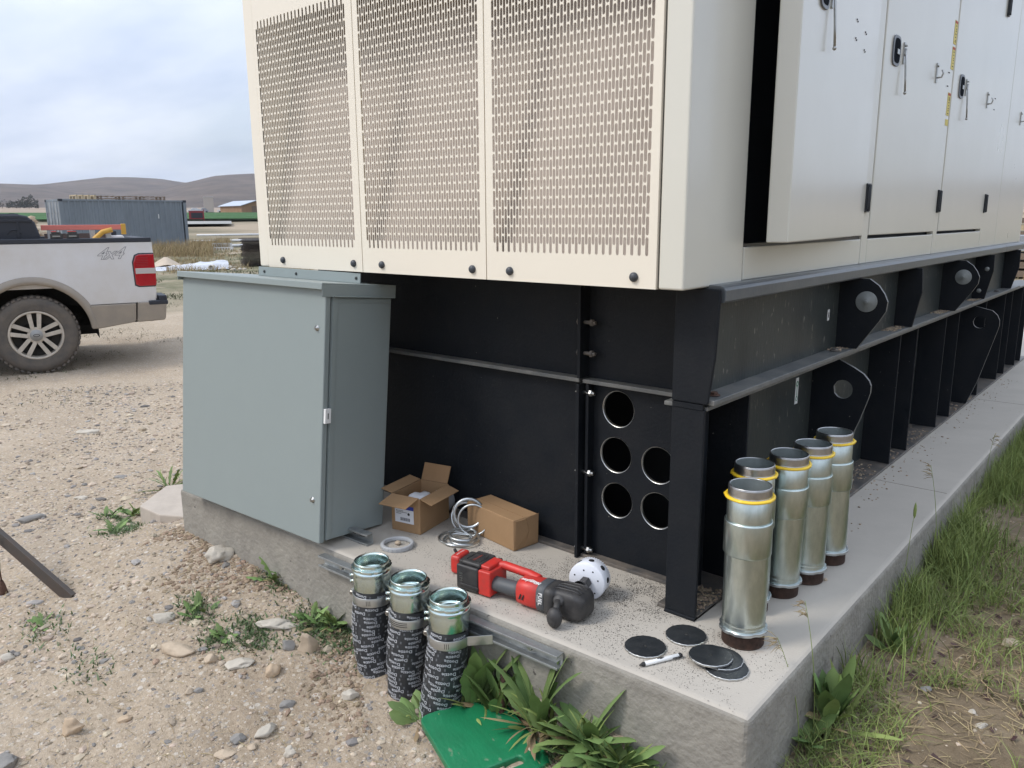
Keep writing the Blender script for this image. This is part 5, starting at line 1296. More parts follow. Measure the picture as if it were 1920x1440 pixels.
weed(-.270, -.368, 16, .27, .042, 'largest upright leafy weed right of the rusty bar under the channel end', (52, 86), (.3, .9), .20, (-60, 215), seed=3)
weed(-.20, -.362, 8, .18, .046, 'broad-leaved weed close to the pad below the channel end', (25, 70), (.3, 1.1), .15, seed=4)
weed(-.10, -.372, 18, .20, .040, 'dense leafy weed against the pad at the bottom middle', (20, 75), (.3, 1.0), .10, seed=5)
weed(.00, -.368, 13, .16, .034, 'leafy weed at the right end of the weed bed by the pad', (25, 72), (.3, 1.0), .10, seed=6)
weed(-.110, -.405, 14, .14, .028, 'low weed right of the kneeling pad handle', (12, 50), (.1, .8), .35, (-110, 120), seed=7)
weed(.0, -.41, 14, .15, .034, 'low spreading weed at the bottom edge of the picture', (8, 50), (.1, .8), .25, seed=8)
weed(-.625, -.500, 5, .13, .040, 'weed with a few broad leaves at the left corner of the green pad', (18, 50), (.2, .6), .1, (120, 260), 9)
weed(.08, -.385, 10, .12, .030, 'small weed in the lower right of the weed bed', (15, 60), (.2, .8), .25, seed=10)
for i, (x, y, nl, L_, lb) in enumerate([
    (-3.40, .09, 12, .19, 'bright green leafy weed beside the pale concrete slab at the enclosure corner'),
    (-3.10, -.38, 10, .10, 'small dark weed on the sand left of the pale concrete slab'),
    (-3.00, -.27, 12, .12, 'green weed at the left corner of the pale concrete slab'),
    (-2.74, -.47, 10, .09, 'small weed just below the pale concrete slab'),
    (-1.545, -.36, 12, .12, 'weed with reddish leaves at the foot of the pad below the enclosure corner'),
    (-1.62, -.66, 12, .08, 'low green weed in the middle of the sand mound'),
    (-1.43, -.66, 10, .06, 'low weed left of the broken concrete chunk'),
    (-2.09, -1.02, 10, .07, 'sparse weed on the sand at the lower left'),
    (-1.19, -.40, 16, .11, 'bushy green weed by the pad behind the pointed rock'),
    (-1.26, -.44, 12, .08, 'small green weed left of the pointed rock at the pad foot')]):
    weed(x, y, nl, L_, .024, lb, (10, 55), (.2, .9), .45, seed=20+i, mats='leaf', spread=.03)
weed(.355, .115, 15, .22, .046, 'large bright leafy weed against the right side of the pad near its corner', (55, 86), (.1, .5), .05, seed=40)
weed(.345, .02, 9, .13, .030, 'smaller leafy weed at the near right corner of the pad', (30, 75), (.2, .7), .1, seed=41)
weed(.385, .56, 9, .13, .028, 'leafy weed in the grass halfway along the right side of the pad', (40, 80), (.2, .7), .1, seed=42)
MAT['chickweed'] = mat('small_leaf_groundcover', (.10, .15, .06), .65, island=.3)
for (x, y, n_, sp_, lb) in ((-1.19, -.42, 1000, .08, 'mat of tiny green leaves by the pad behind the pointed rock'), (-1.36, -.60, 450, .06, 'mat of tiny green leaves left of the broken concrete chunk'), (-1.44, -.69, 220, .04, 'small patch of tiny green leaves in the sand'), (-1.64, -.66, 240, .05, 'patch of tiny green leaves beside the pale flat stone'), (-2.05, -1.02, 150, .08, 'sparse patch of tiny green leaves at the lower left'), (-3.0, -.30, 400, .10, 'patch of tiny green leaves left of the pale concrete slab'), (-2.72, -.47, 400, .07, 'small patch of tiny leaves below the pale concrete slab'), (-1.55, -.37, 300, .05, 'tiny leaves at the foot of the pad under the enclosure corner'), (-.06, -.40, 1300, .08, 'mat of tiny green leaves under the weeds by the pad'), (-1.66, -1.03, 90, .07, 'faint green patch low in the sand')):
    P = pts(n_, lambda: random.gauss(x, sp_), lambda: min(-.365, random.gauss(y, sp_*.6)), None, .001)
    blades('low_weeds', P, rng.uniform(.006, .028, len(P)), .0065, 'chickweed', lb, .9, 3, 'weeds')
# seed heads
def seedstalk(x, y, h, lean, label, seed, bushy=True):
    T = thing('grass_stalk', label, 'grass stalk', (x, y, gz(x, y))); rr = random.Random(seed); mb = MB(); az = R(lean[0]); k = lean[1]
    p = [Vector((math.cos(az)*k*h*t**2, math.sin(az)*k*h*t**2, h*t)) for t in [i/8 for i in range(9)]]
    mb.tube(p, [.0016*(1-.6*i/8) for i in range(9)], 6); mb.build('stalk', 'grass', T)
    mb = MB(); top = p[-1]
    if bushy:
        for i in range(16):
            q = p[-2].lerp(top, rr.random()); a = az+rr.uniform(-1.1, 1.1); d = Vector((math.cos(a), math.sin(a), rr.uniform(-.6, .5))).normalized(); L_ = rr.uniform(.02, .045)
            mb.tube([q, q+d*L_*.5+Vector((0, 0, .004)), q+d*L_], [.0004, .0012, .0003], 4)
    else:
        mb.lathe([(.001, -.03), (.0045, -.02), (.0050, 0), (.0035, .015), (.0003, .026)], 8, top)
    mb.build('seed_head', 'straw' if bushy else 'grass', T)
seedstalk(.300+.03, .06, .38, (200, .12), 'tall grass stalk with drooping brown seed head at the near right corner', 1)
seedstalk(.325, -.03, .33, (215, .22), 'leaning grass stalk with a brown seed head lowest on the pad edge', 2)
seedstalk(.345, .80, .38, (60, .05), 'single grass stalk with a green ear rising beside the middle of the pad', 3, False)
seedstalk(.335, 1.30, .40, (190, .12), 'grass stalk with a dark seed head leaning over the second pad joint', 4)
seedstalk(.34, 2.1, .36, (60, .1), 'grass stalk with a seed head at the far end of the green grass', 5)
# ------------------------------------------------------------------ pickup truck
MAT['dkred'] = mat('dark_red_paint', (.22, .03, .035), .6)
MAT['truckwhite'] = mat('white_truck_paint', (0.66, 0.66, 0.67), 0.30, var=0.12, vscale=2.2, col2=(0.56, 0.53, 0.49), coat=.4)
MAT['trucktan'] = mat('tan_lower_paint', (0.235, 0.205, 0.17), 0.42, var=0.35, vscale=5, col2=(0.32, 0.27, 0.21), coat=.2)
MAT['tyre'] = mat('dusty_tyre', (0.075, 0.070, 0.066), 0.85, var=0.45, vscale=8, col2=(0.15, 0.125, 0.10), bump=.2, bscale=60)
MAT['rim'] = mat('dusty_alloy', (0.56, 0.50, 0.42), 0.5, 0.1, var=0.3, vscale=12)
MAT['hub'] = mat('grey_hub_cap', (0.30, 0.30, 0.29), 0.4, 0.3)
MAT['lampred'] = mat('red_lens', (0.42, 0.010, 0.018), 0.12, var=.2, vscale=14, coat=1)
MAT['lampwhite'] = mat('clear_lens', (0.50, 0.46, 0.44), 0.15, coat=1)
MAT['trim'] = mat('dark_trim_plastic', (0.020, 0.024, 0.034), 0.5)
MAT['glass'] = mat('dark_window_glass', (0.012, 0.015, 0.018), 0.05, coat=1)
MAT['underbody'] = mat('underbody', (0.018, 0.018, 0.018), 0.8, var=.5, vscale=8, col2=(.05, .045, .04))
MAT['ladder'] = mat('orange_red_fibreglass', (0.66, 0.19, 0.15), 0.5)
MAT['yellowp'] = mat('orange_yellow_plastic', (0.60, 0.33, 0.05), 0.5)
MAT['alu'] = mat('aluminium', (0.5, 0.5, 0.5), .4, .8)
MAT['rubwhite'] = mat('white_plastic', (.62, .62, .62), .5)
TR = thing('pickup_truck', 'white pickup truck with tan lower trim and a 4x4 mark parked at the left', 'pickup truck', (-8.117, .999, -.43), R(72.4))
AC = (0.0, .405)
def arcp(r, a0, a1, n=24): return [(AC[0]+r*math.cos(R(a0+(a1-a0)*i/n)), AC[1]+r*math.sin(R(a0+(a1-a0)*i/n))) for i in range(n+1)]
mb = MB()
sk = [(-1.02, 1.342), (-1.02, .69), (-.53, .69)]+arcp(.60, 151.6, 28.4)+[(.53, .69), (1.176, .69), (1.196, .90), (1.200, 1.20), (1.188, 1.29), (1.176, 1.342)]
mb.prism(sk, .0, .035, 'y'); mb.box(1.13, 1.196, .036, 1.93, .72, 1.34)
mb.prism(sk, 1.965, 2.0, 'y'); mb.box(-1.02, 1.15, .05, 1.95, .88, .93)
mb.box(-1.02, -.97, .036, 1.964, .93, 1.34); mb.box(-1.0, 1.12, .10, .11, .93, 1.335); mb.box(-1.0, 1.12, 1.88, 1.89, .93, 1.335)
body = mb.build('bed', 'truckwhite', TR, bevel=.018, seg=3)
# flared arch lip and lower quarter
mb = MB(); inn = arcp(.522, 176, 4, 30); outp = arcp(.604, 176, 4, 30); n = len(inn)
vs = [(p[0], y, p[1]) for y, ring_ in ((-.030, inn), (-.034, [(AC[0]+(a-AC[0])*1.08, AC[1]+(b-AC[1])*1.08) for a, b in inn]), (-.002, outp), (.10, inn)) for p in ring_]
mb.add(vs, [(j*n+i, j*n+i+1, (j+1)*n+i+1, (j+1)*n+i) for j in range(2) for i in range(n-1)]+[(i, 3*n+i, 3*n+i+1, i+1) for i in range(n-1)], True)
mb.build('wheel_arch_trim', 'trucktan', TR)
mb = MB(); mb.prism([(.524, .43), (.60, .432), (.94, .478), (.957, .50), (.975, .684), (.53, .684), (.515, .60)], -.022, .04, 'y'); mb.build('lower_trim', 'trucktan', TR, bevel=.010, seg=2)
mb = MB(); mb.prism([(-.524, .43), (-1.02, .43), (-1.02, .684), (-.53, .684), (-.515, .60)], -.022, .04, 'y'); mb.build('lower_trim', 'trucktan', TR, bevel=.010, seg=2)
mb = MB(); mb.prism([(.968, .50), (.975, .475), (1.245, .482), (1.262, .50), (1.284, .665), (1.262, .690), (.99, .690)], -.02, 2.02, 'y'); bp = mb.build('rear_bumper', 'trucktan', TR, bevel=.02, seg=3)
mb = MB(); mb.box(1.10, 1.30, -.024, 2.02, .655, .705); mb.box(1.205, 1.292, -.022, .35, .66, .758); mb.build('bumper_step', 'trim', bp, bevel=.012)
mb = MB(); mb.tube([(1.26, .95, .50), (1.34, .95, .50)], .022, 8); mb.tube([(1.34, .95, .48), (1.34, .95, .57)], .012, 8); mb.ball((1.34, .95, .585), .026); mb.ball((1.33, .95, .475), .024); mb.build('hitch', 'oldsteel', TR)
mb = MB(); mb.box(-1.03, 1.186, -.006, .085, 1.343, 1.392); mb.box(-1.03, 1.186, 1.915, 2.006, 1.343, 1.392); mb.box(1.10, 1.19, .086, 1.914, 1.343, 1.385); mb.build('bed_rail_cap', 'trim', TR, bevel=.008)
# inner wheel house
mb = MB(); iw = arcp(.585, 180, 0, 24)+[(.585, .32), (-.585, .32)]
n = len(iw); mb.add([(p[0], y, p[1]) for y in (.036, .50) for p in iw], [(i, (i+1) % n, n+(i+1) % n, n+i) for i in range(n-2)]+[tuple(range(n, 2*n))], True); mb.box(-.9, 1.2, .5, 1.5, .42, .66); mb.build('wheel_house', 'underbody', TR)
def wheel(x, yo, yaw, tr=TR):
    W0 = bpy.data.objects.new('wheel', None); COL.objects.link(W0); W0.parent = tr; W0.location = (x, yo, .402); W0.rotation_euler = (0, 0, yaw)
    mb = MB(); ax = (0, 1, 0)   # outer face at y=0, tyre reaches inboard
    prof = [(.255, .015), (.262, .004), (.275, .006), (.31, -.006), (.352, -.004), (.378, .008), (.394, .030), (.402, .055), (.403, .13), (.402, .215), (.392, .245), (.35, .27), (.27, .265), (.255, .25)]
    mb.lathe(prof, 72, (0, 0, 0), ax)
    for i in range(44):
        t = 2*math.pi*i/44; 
        for (y0, y1, dt) in ((.012, .080, 0), (.095, .165, .07), (.18, .245, 0)):
            T0 = Matrix.Rotation(-(t+dt), 4, 'Y'); mb.T = T0; mb.box(.388 if y0 < .05 or y0 > .17 else .399, .409, y0, y1, -.017, .017)
    mb.T = Matrix.Identity(4); mb.build('tyre', 'tyre', W0)
    mb = MB(); mb.lathe([(.256, .012), (.250, .004), (.238, .004), (.232, .016), (.228, .07), (.225, .20)], 64, (0, 0, 0), ax)
    mb.lathe([(.085, .030), (.080, .018), (.062, .012), (.0001, .010)], 40, (0, 0, 0), ax)
    for i in range(5):
        for s_ in (-1, 1):
            a = R(90+72*i); T0 = Matrix.Rotation(-a, 4, 'Y'); mb.T = T0
            mb.prism([(.070, s_*.030-.020), (.236, s_*.047-.022), (.236, s_*.047+.022), (.070, s_*.030+.018)], .012, .040, 'y')
    mb.T = Matrix.Identity(4); rm = mb.build('rim', 'rim', W0, bevel=.003)
    mb = MB(); mb.lathe([(.060, .011), (.056, .004), (.0001, .002)], 36, (0, 0, 0), ax); mb.build('hub_cap', 'hub', rm)
    mb = MB(); mb.prism([(.030*math.cos(t), .015*math.sin(t)) for t in [2*math.pi*i/24 for i in range(24)]], .0005, .002, 'y'); mb.cur = 1; mb.prism([(.024*math.cos(t), .009*math.sin(t)) for t in [2*math.pi*i/24 for i in range(24)]], -.0005, .0004, 'y'); mb.build('hub_emblem', ['trim', 'hub'], rm)
    mb = MB(); mb.lathe([(.225, .10), (.0001, .10)], 40, (0, 0, 0), ax); mb.lathe([(.14, .07), (.14, .09), (.05, .09)], 32, (0, 0, 0), ax); mb.build('brake', 'underbody', W0)
    return W0
wheel(0, .0, 0); wheel(-3.67, .0, 0); wheel(0, 2.0, math.pi); wheel(-3.67, 2.0, math.pi)
# tail lamp
mb = MB(); mb.cur = 0; mb.prism([(.992, .885), (.985, 1.12), (1.01, 1.195), (1.045, 1.212), (1.197, 1.214), (1.203, .90), (1.190, .866), (1.03, .866)], -.010, .10, 'y'); mb.cur = 1
lm = mb.build('tail_lamp', ['lampred', 'lampwhite'], TR, bevel=.010, seg=3)
mb = MB()
for k in range(6): mb.box(1.01, 1.135, -.0112, -.0095, 1.085+k*.018, 1.089+k*.018)
mb.build('lamp_lines', 'dkred', lm)
mb = MB(); mb.box(1.000, 1.2055, -.0125, .09, 1.000, 1.062); mb.build('lamp_reverse_strip', 'lampwhite', lm, bevel=.004)
mb = MB(); mb.prism([(.980, .875), (.973, 1.13), (1.00, 1.207), (1.045, 1.226), (1.199, 1.226), (1.204, .89), (1.19, .855), (1.02, .855)], -.004, .08, 'y'); mb.build('lamp_surround', 'trim', lm, bevel=.006)
# 4x4 mark
mb = MB(); put_text(mb, '4x4', .175, (.755, -.0012, 1.222), (1, 0, .02), (0, 0, 1), shear=.55, bold=.0045, spacing=.95)
dk = mb.build('bed_mark', mat('mark_outline', (.22, .22, .23), .5), body)
mb = MB(); put_text(mb, '4x4', .175, (.755, -.0022, 1.222), (1, 0, .02), (0, 0, 1), shear=.55, bold=-.0012, spacing=.95); mb.build('mark_fill', 'truckwhite', body)
# cab and front
mb = MB(); mb.prism([(-1.05, .70), (-1.05, 1.34), (-1.12, 1.82), (-1.25, 1.90), (-2.25, 1.91), (-2.45, 1.84), (-3.02, 1.36), (-3.10, 1.33), (-4.45, 1.22), (-4.62, 1.10), (-4.66, .70)]+[(-3.67+(p[0]), p[1]) for p in [(-.60*math.cos(R(a)), .405+.60*math.sin(R(a))) for a in (151, 135, 115, 90, 65, 45, 29)]][::1]+[(-3.10, .70)] if False else
         [(-1.05, .69), (-1.05, 1.34), (-1.12, 1.82), (-1.25, 1.90), (-2.25, 1.91), (-2.45, 1.84), (-3.02, 1.36), (-3.10, 1.33), (-4.45, 1.22), (-4.62, 1.10), (-4.66, .69)]+[(-3.67-.60*math.cos(R(a)), .405+.60*math.sin(R(a))) for a in (28.5, 45, 65, 90, 115, 135, 151.5)]+[(-3.1, .69)], .02, 1.98, 'y')
mb.build('cab', 'truckwhite', TR, bevel=.03, seg=3)
mb = MB(); mb.box(-3.05, -1.05, .03, 1.97, .44, .688); mb.build('lower_trim', 'trucktan', TR, bevel=.01)
mb = MB(); mb.box(-4.68, -4.22, .0, 2.0, .42, .688); mb.build('front_bumper', 'trucktan', TR, bevel=.02)
mb = MB(); mb.box(-4.1, -.6, .35, 1.65, .38, .68); mb.build('chassis', 'underbody', TR)
for pts_ in ([(-1.20, 1.40), (-1.25, 1.80), (-1.72, 1.82), (-1.72, 1.40)], [(-1.80, 1.40), (-1.80, 1.82), (-2.32, 1.80), (-2.88, 1.40)]):
    for y0, y1 in ((.012, .022), (1.978, 1.988)):
        mb = MB(); mb.prism(pts_, y0, y1, 'y'); mb.build('cab_window', 'glass', TR, bevel=.003)
mb = MB(); mb.add([(-1.045, .2, 1.42), (-1.045, 1.8, 1.42), (-1.11, 1.72, 1.80), (-1.11, .28, 1.80)], [(0, 1, 2, 3)]); mb.build('rear_window', 'glass', TR)
for x in (-1.745, -3.0):
    mb = MB(); mb.box(x-.004, x+.004, .0165, .022, .75, 1.36); mb.build('door_gap', 'trim', TR)
# load in the bed
def onbed(name, label, cat, x, y, z): return thing(name, label, cat, TR.matrix_basis @ Vector((x, y, z)) if False else tuple(Matrix.Translation((-8.117, .999, -.43)) @ Matrix.Rotation(R(72.4), 4, 'Z') @ Vector((x, y, z))), R(72.4))
T = onbed('toolbox', 'black plastic tool box with rounded lid standing in the truck bed', 'tool box', 0, 0, 0)
mb = MB(); mb.prism([(-.95, .93), (.155, .93), (.150, 1.42), (.115, 1.56), (.050, 1.625), (-.02, 1.64), (-.95, 1.64)], .14, .70, 'y'); bb = mb.build('box_shell', 'trim', T, bevel=.02, seg=3)
mb = MB(); mb.box(-.93, .095, .128, .139, 1.565, 1.590); mb.box(-.05, -.03, .130, .139, 1.40, 1.565)
for x in (-.80, -.45, -.10): mb.box(x, x+.05, .20, .26, 1.641, 1.652)
mb.box(-.19, -.02, .30, .60, 1.641, 1.650); mb.build('lid_ridges', 'trim', bb, bevel=.003)
mb = MB(); pts_ = [(-.075+.055*math.cos(R(a)), .136, 1.445+.04*math.sin(R(a))) for a in range(0, 181, 15)]; mb.tube(pts_, .006, 6); mb.build('carry_handle', 'trim', T)
T = onbed('stepladder', 'orange-red fibreglass ladder with grey steps lying across the truck bed', 'ladder', 0, 0, 0)
mb = MB(); mb.box(.17, 1.00, .55, .58, 1.475, 1.530); mb.box(.17, .9, .55, .58, 1.02, 1.08); mb.build('rail', 'ladder', T, bevel=.004)
for x in (.225, .42, .64, .80):
    mb = MB(); mb.box(x, x+.05, .56, .66, 1.081, 1.474); mb.build('step', 'alu', T, bevel=.003)
mb = MB(); mb.tube([(.62, .50, 1.30), (.68, .50, 1.38), (.76, .50, 1.45), (.86, .50, 1.475)], .028, 8); mb.build('end_cap', 'yellowp', T)
mb = MB(); mb.box(.955, 1.005, .545, .585, 1.42, 1.54); mb.build('foot', 'yellowp', T, bevel=.006)
T = onbed('gas_can', 'pale grey plastic can behind the ladder end in the truck bed', 'can', .84, .62, .93)
mb = MB(); mb.box(0, .15, 0, .2, 0, .48); mb.build('can_body', 'rubwhite', T, bevel=.03, seg=3); mb = MB(); mb.cyl((.05, .1, .48), (.05, .1, .53), .03); mb.build('can_cap', 'trim', T)
T = onbed('plywood_sheet', 'brown board standing upright behind the ladder in the truck bed', 'board', .2, .85, .935)
mb = MB(); mb.box(0, .72, 0, .02, 0, .50); mb.build('board', mat('brown_board', (.12, .085, .075), .7, var=.3, vscale=6), T)
bats = []
for i, (x, lb) in enumerate(((.235, 'left one of two black tool batteries standing on the truck bed rail'), (.385, 'right one of two black tool batteries standing on the truck bed rail'))):
    T = onbed('tool_battery', lb, 'battery', x, .02, 1.3925); T['group'] = 'tool batteries on the bed rail'
    mb = MB(); mb.box(0, .115, 0, .075, 0, .052); mb.box(.012, .10, .004, .07, .052, .068); mb.build('battery_case', 'blkplastic', T, bevel=.006)
    mb = MB(); mb.box(.01, .012+.05+.03*i, .006, .068, .0685, .076); mb.build('battery_release', 'red', T, bevel=.003); mb = MB(); mb.box(.02, .09, -.003, -.001, .018, .030); mb.build('battery_label', 'hub', T)

# ------------------------------------------------------------------ shipping container
MAT['container'] = mat('grey_container_paint', (0.20, 0.23, 0.26), 0.55, var=0.2, vscale=1.2, stretch=(1, 1, .3), bump=.02)
MAT['container_l'] = mat('faded_container_paint', (0.30, 0.32, 0.345), 0.6, var=0.3, vscale=3)
P_TM, P_TR = polar(160.3, 45.6, 0), polar(152.95, 47.6, 0)
cv = P_TR-P_TM; clen = cv.length; cz_ = -.215
T = thing('shipping_container', 'grey corrugated shipping container with pallets on its roof', 'shipping container', (P_TM.x, P_TM.y, cz_), math.atan2(cv.y, cv.x))
CH, CW = 2.52, 2.44
mb = MB(); vs = []; fs = []; per = .278; x = .14; pts_ = []
while x < clen-.16:
    pts_ += [(x, .0), (x+.07, .0), (x+.105, .036), (x+.175+.035, .036), (x+.278-.033, .036)]; x += per
pts_ = [(p[0], p[1]+.010) for p in pts_ if p[0] < clen-.12]
for p in pts_: vs += [(p[0], p[1], .16), (p[0], p[1], CH-.10)]
mb.add(vs, [(2*i, 2*i+2, 2*i+3, 2*i+1) for i in range(len(pts_)-1)], False)
mb.add([(v[0], CW-v[1], v[2]) for v in vs], [(2*i, 2*i+1, 2*i+3, 2*i+2) for i in range(len(pts_)-1)], False); mb.box(clen-.06, clen-.04, .1, CW-.1, .16, CH-.1)
mb.box(.05, clen-.05, .05, CW-.05, CH-.06, CH-.03)
mb.build('corrugated_wall', 'container', T)
mb = MB()
for x0 in (0, clen-.16):
    for y0 in (0, CW-.14): mb.box(x0, x0+.16, y0, y0+.14, .02, CH-.02)
for y0 in (0, CW-.1): mb.box(.16, clen-.16, y0, y0+.1, .03, .17); mb.box(.16, clen-.16, y0+.002, y0+.09, CH-.10, CH-.01)
for x0 in (.02, clen-.12): mb.box(x0, x0+.1, .14, CW-.14, .03, .17); mb.box(x0, x0+.1, .14, CW-.14, CH-.12, CH-.01)
mb.build('frame', 'container', T, bevel=.006)
for x0 in (-.01, clen-.17):
    for y0 in (-.01, CW-.16):
        for z0 in (0, CH-.12):
            mb = MB(); mb.box(x0, x0+.18, y0, y0+.17, z0, z0+.12); mb.build('corner_casting', 'trim' if z0 else 'container', T, bevel=.004)
for k in range(2):
    D = MB(); y0 = .15+k*1.075
    D.box(.03, .06, y0, y0+1.06, .18, CH-.13)
    for z in (.35, .85, 1.35, 1.85): D.box(.012, .03, y0+.03, y0+1.03, z, z+.26)
    dd = D.build('container_door', 'container_l', T)
    for q in (.22, .78):
        mb = MB(); mb.tube([(-.02, y0+q, .12), (-.02, y0+q, CH-.08)], .02, 8); mb.box(-.03, .01, y0+q-.05, y0+q+.05, 1.0, 1.06); mb.build('lock_rod', 'container', dd)
mb = MB(); mb.box(4.75, 4.79, -.004, .004, 1.55, 1.78); mb.build('white_scuff', 'white', T)
def pallet_stack(name, label, loc, rz, L_, W2, n, m1, hh=.12, cat='pallets', legs=True):
    T = thing(name, label, cat, loc, rz)
    for i in range(n):
        mb = MB(); z = i*hh
        for k in range(int(L_/.30)+1):
            x = k*(L_-.09)/max(1, int(L_/.30)); mb.box(x, x+.09, 0, W2, z+hh*.70, z+hh*.93)
        for y in (0, W2/2-.04, W2-.08): mb.box(0, L_, y, y+.08, z+hh*.02, z+hh*.68) if not legs else [mb.box(x, x+.10, y, y+.08, z+hh*.02, z+hh*.68) for x in [q*(L_-.1)/3 for q in range(4)]]
        mb.build('pallet', m1, T)
    return T
MAT['newwood'] = mat('pale_pine', (.48, .38, .24), .8, var=.2, vscale=4)
MAT['oldwood'] = mat('brown_weathered_wood', (.20, .15, .11), .85, var=.35, vscale=4)
zz_ = cz_+CH-.028
ca = math.atan2(cv.y, cv.x); cu_ = Vector((cv.x, cv.y, 0)).normalized(); cn_ = Vector((-cu_.y, cu_.x, 0))
def oncont(u, v): p = P_TM+cu_*u+cn_*v; return (p.x, p.y, zz_)
pallet_stack('wooden_pallet', 'pale new pine pallet at the left on the container roof', oncont(.95, .5), ca, .95, 1.1, 1, 'newwood', .27)
pallet_stack('wooden_pallet', 'low row of brown weathered pallets on the container roof', oncont(2.1, .5), ca, 3.3, 1.2, 2, 'oldwood', .115, legs=True)

# ------------------------------------------------------------------ things lying in the yard
def at_px(az, d, dz=0): p = polar(az, d); return (p.x, p.y, gz(p.x, p.y)+dz)
def sheet_mesh(name, mtl, W2, L_, fn, nx=26, ny=14, th=.01, back=None):
    mb = MB(); vs = []
    for j in range(ny+1):
        for i in range(nx+1): u, v = i/nx, j/ny; vs.append(Vector(fn(u, v)))
    f = [(j*(nx+1)+i, j*(nx+1)+i+1, (j+1)*(nx+1)+i+1, (j+1)*(nx+1)+i) for j in range(ny) for i in range(nx)]
    mb.add(vs, f, True); mb.cur = 1; mb.add([v-Vector((0, 0, th)) for v in vs], f, True)
    return mb.build(name, [mtl, back or mtl])
MAT['tarp'] = mat('white_plastic_sheet', (.60, .62, .66), .35, var=.25, vscale=2, bump=.1, bscale=4)
MAT['tarpblack'] = mat('black_sheet_back', (.015, .018, .03), .45)
MAT['ply'] = mat('pale_plywood', (.50, .41, .31), .8, var=.2, vscale=2)
tx = polar(152.9, 29.0); tang = Vector((-math.sin(R(152.9)), math.cos(R(152.9)), 0))*-1; rad = Vector((math.cos(R(152.9)), math.sin(R(152.9)), 0))
def tf(u, v):
    p = tx+tang*((u-.5)*2.3)+rad*((v-.5)*1.3); h = .03+.22*smooth(.0, .9, u)*(.4+.6*math.sin(math.pi*min(1, v*1.1)))+.05*noise.noise(Vector((u*6, v*5, 1)))+.03*noise.noise(Vector((u*14, v*12, 3)))+.06*(v > .5)
    if v < .12: h *= .25
    return (p.x, p.y, gz(p.x, p.y)+max(.01, h))
o = sheet_mesh('plastic_tarp', 'tarp', 2, 1, tf, back='tarpblack', th=.05); tag(o, 'crumpled white plastic sheet with black underside lying on the ground behind the truck', 'tarp')
p = at_px(151.75, 28.4, .09); T = thing('plastic_pipe', 'short white plastic pipe end beside the white plastic sheet', 'pipe', p, R(155-90+60))
mb = MB(); mb.lathe([(.085, 0), (.085, .5), (.070, .5), (.070, 0)], 24, (0, 0, 0), (1, 0, .05), closed=True); mb.build('pipe_wall', mat('cream_pvc', (.58, .54, .46), .5), T)
for i, (az, d, w2, h2, lb) in enumerate([(154.6, 31.0, .75, .38, 'bent pale plywood sheet rising behind the truck tail lamp'), (154.0, 30.2, .9, .12, 'flat pale plywood sheet lying between the raised sheet and the white plastic')]):
    c = polar(az, d); tg = Vector((-math.sin(R(az)), math.cos(R(az)), 0))*-1; rd = Vector((math.cos(R(az)), math.sin(R(az)), 0))
    def pf(u, v, c=c, tg=tg, rd=rd, w2=w2, h2=h2):
        p = c+tg*((u-.5)*w2*1.6)+rd*((v-.5)*1.2); return (p.x, p.y, gz(p.x, p.y)+.02+h2*max(0, 1-abs(u-.55)*2)*(.3+.7*v))
    o = sheet_mesh('plywood_sheet', 'ply', 1, 1, pf, 10, 6, .02); tag(o, lb, 'board')
for i, (az, d, s_, lb) in enumerate([(150.95, 28.3, .09, 'cream block nearest the plastic pipe in the rubble'), (150.55, 28.6, .13, 'flat cream chunk in the rubble left of the dark mat stack'), (150.35, 27.7, .11, 'white chunk low in the rubble'), (149.9, 28.0, .08, 'small white chunk at the right of the rubble'), (150.3, 29.3, .10, 'cream chunk at the back of the rubble'), (149.6, 28.4, .07, 'cream scrap touching the dark mat stack')]):
    x, y, z = at_px(az, d); mb = MB(); mb.ball((0, 0, 0), s_*1.2, s_*.8, s_*.6, 9, 6, seed=i+2, amp=.8); o = mb.build('rubble_chunk', 'stone_pale'); o.location = (x, y, z+s_*.4); tag(o, lb, 'rubble', 'pale rubble pieces beside the plastic sheet')
# dark stack of steel mats
MAT['matdark'] = mat('dark_rusty_mesh', (.045, .038, .036), .75, var=.6, vscale=3, col2=(.10, .075, .06), island=.4)
p = polar(149.6, 30.6); T = thing('steel_mat_stack', 'tall dark stack of rusty steel mats seen just left of the generator', 'stack of mats', (p.x+1.3*math.cos(R(59.2)), p.y+1.3*math.sin(R(59.2)), gz(p.x, p.y)), R(149.2-90))
rr = random.Random(4)
for i in range(24):
    mb = MB(); z = .02+i*.0425; ox = rr.uniform(-.07, .05)
    for k in range(3): mb.box(-.05+ox+rr.uniform(-.03, .03)-1.3, .05+ox+.0+rr.uniform(-.05, .05), k*.5, k*.5+.05, z, z+.014)
    for k in range(17): xx = ox-1.25+k*.078; mb.box(xx, xx+.016, -.03+rr.uniform(-.05, .05), 1.3, z+.0145, z+.030)
    mb.build('mat', 'matdark', T)
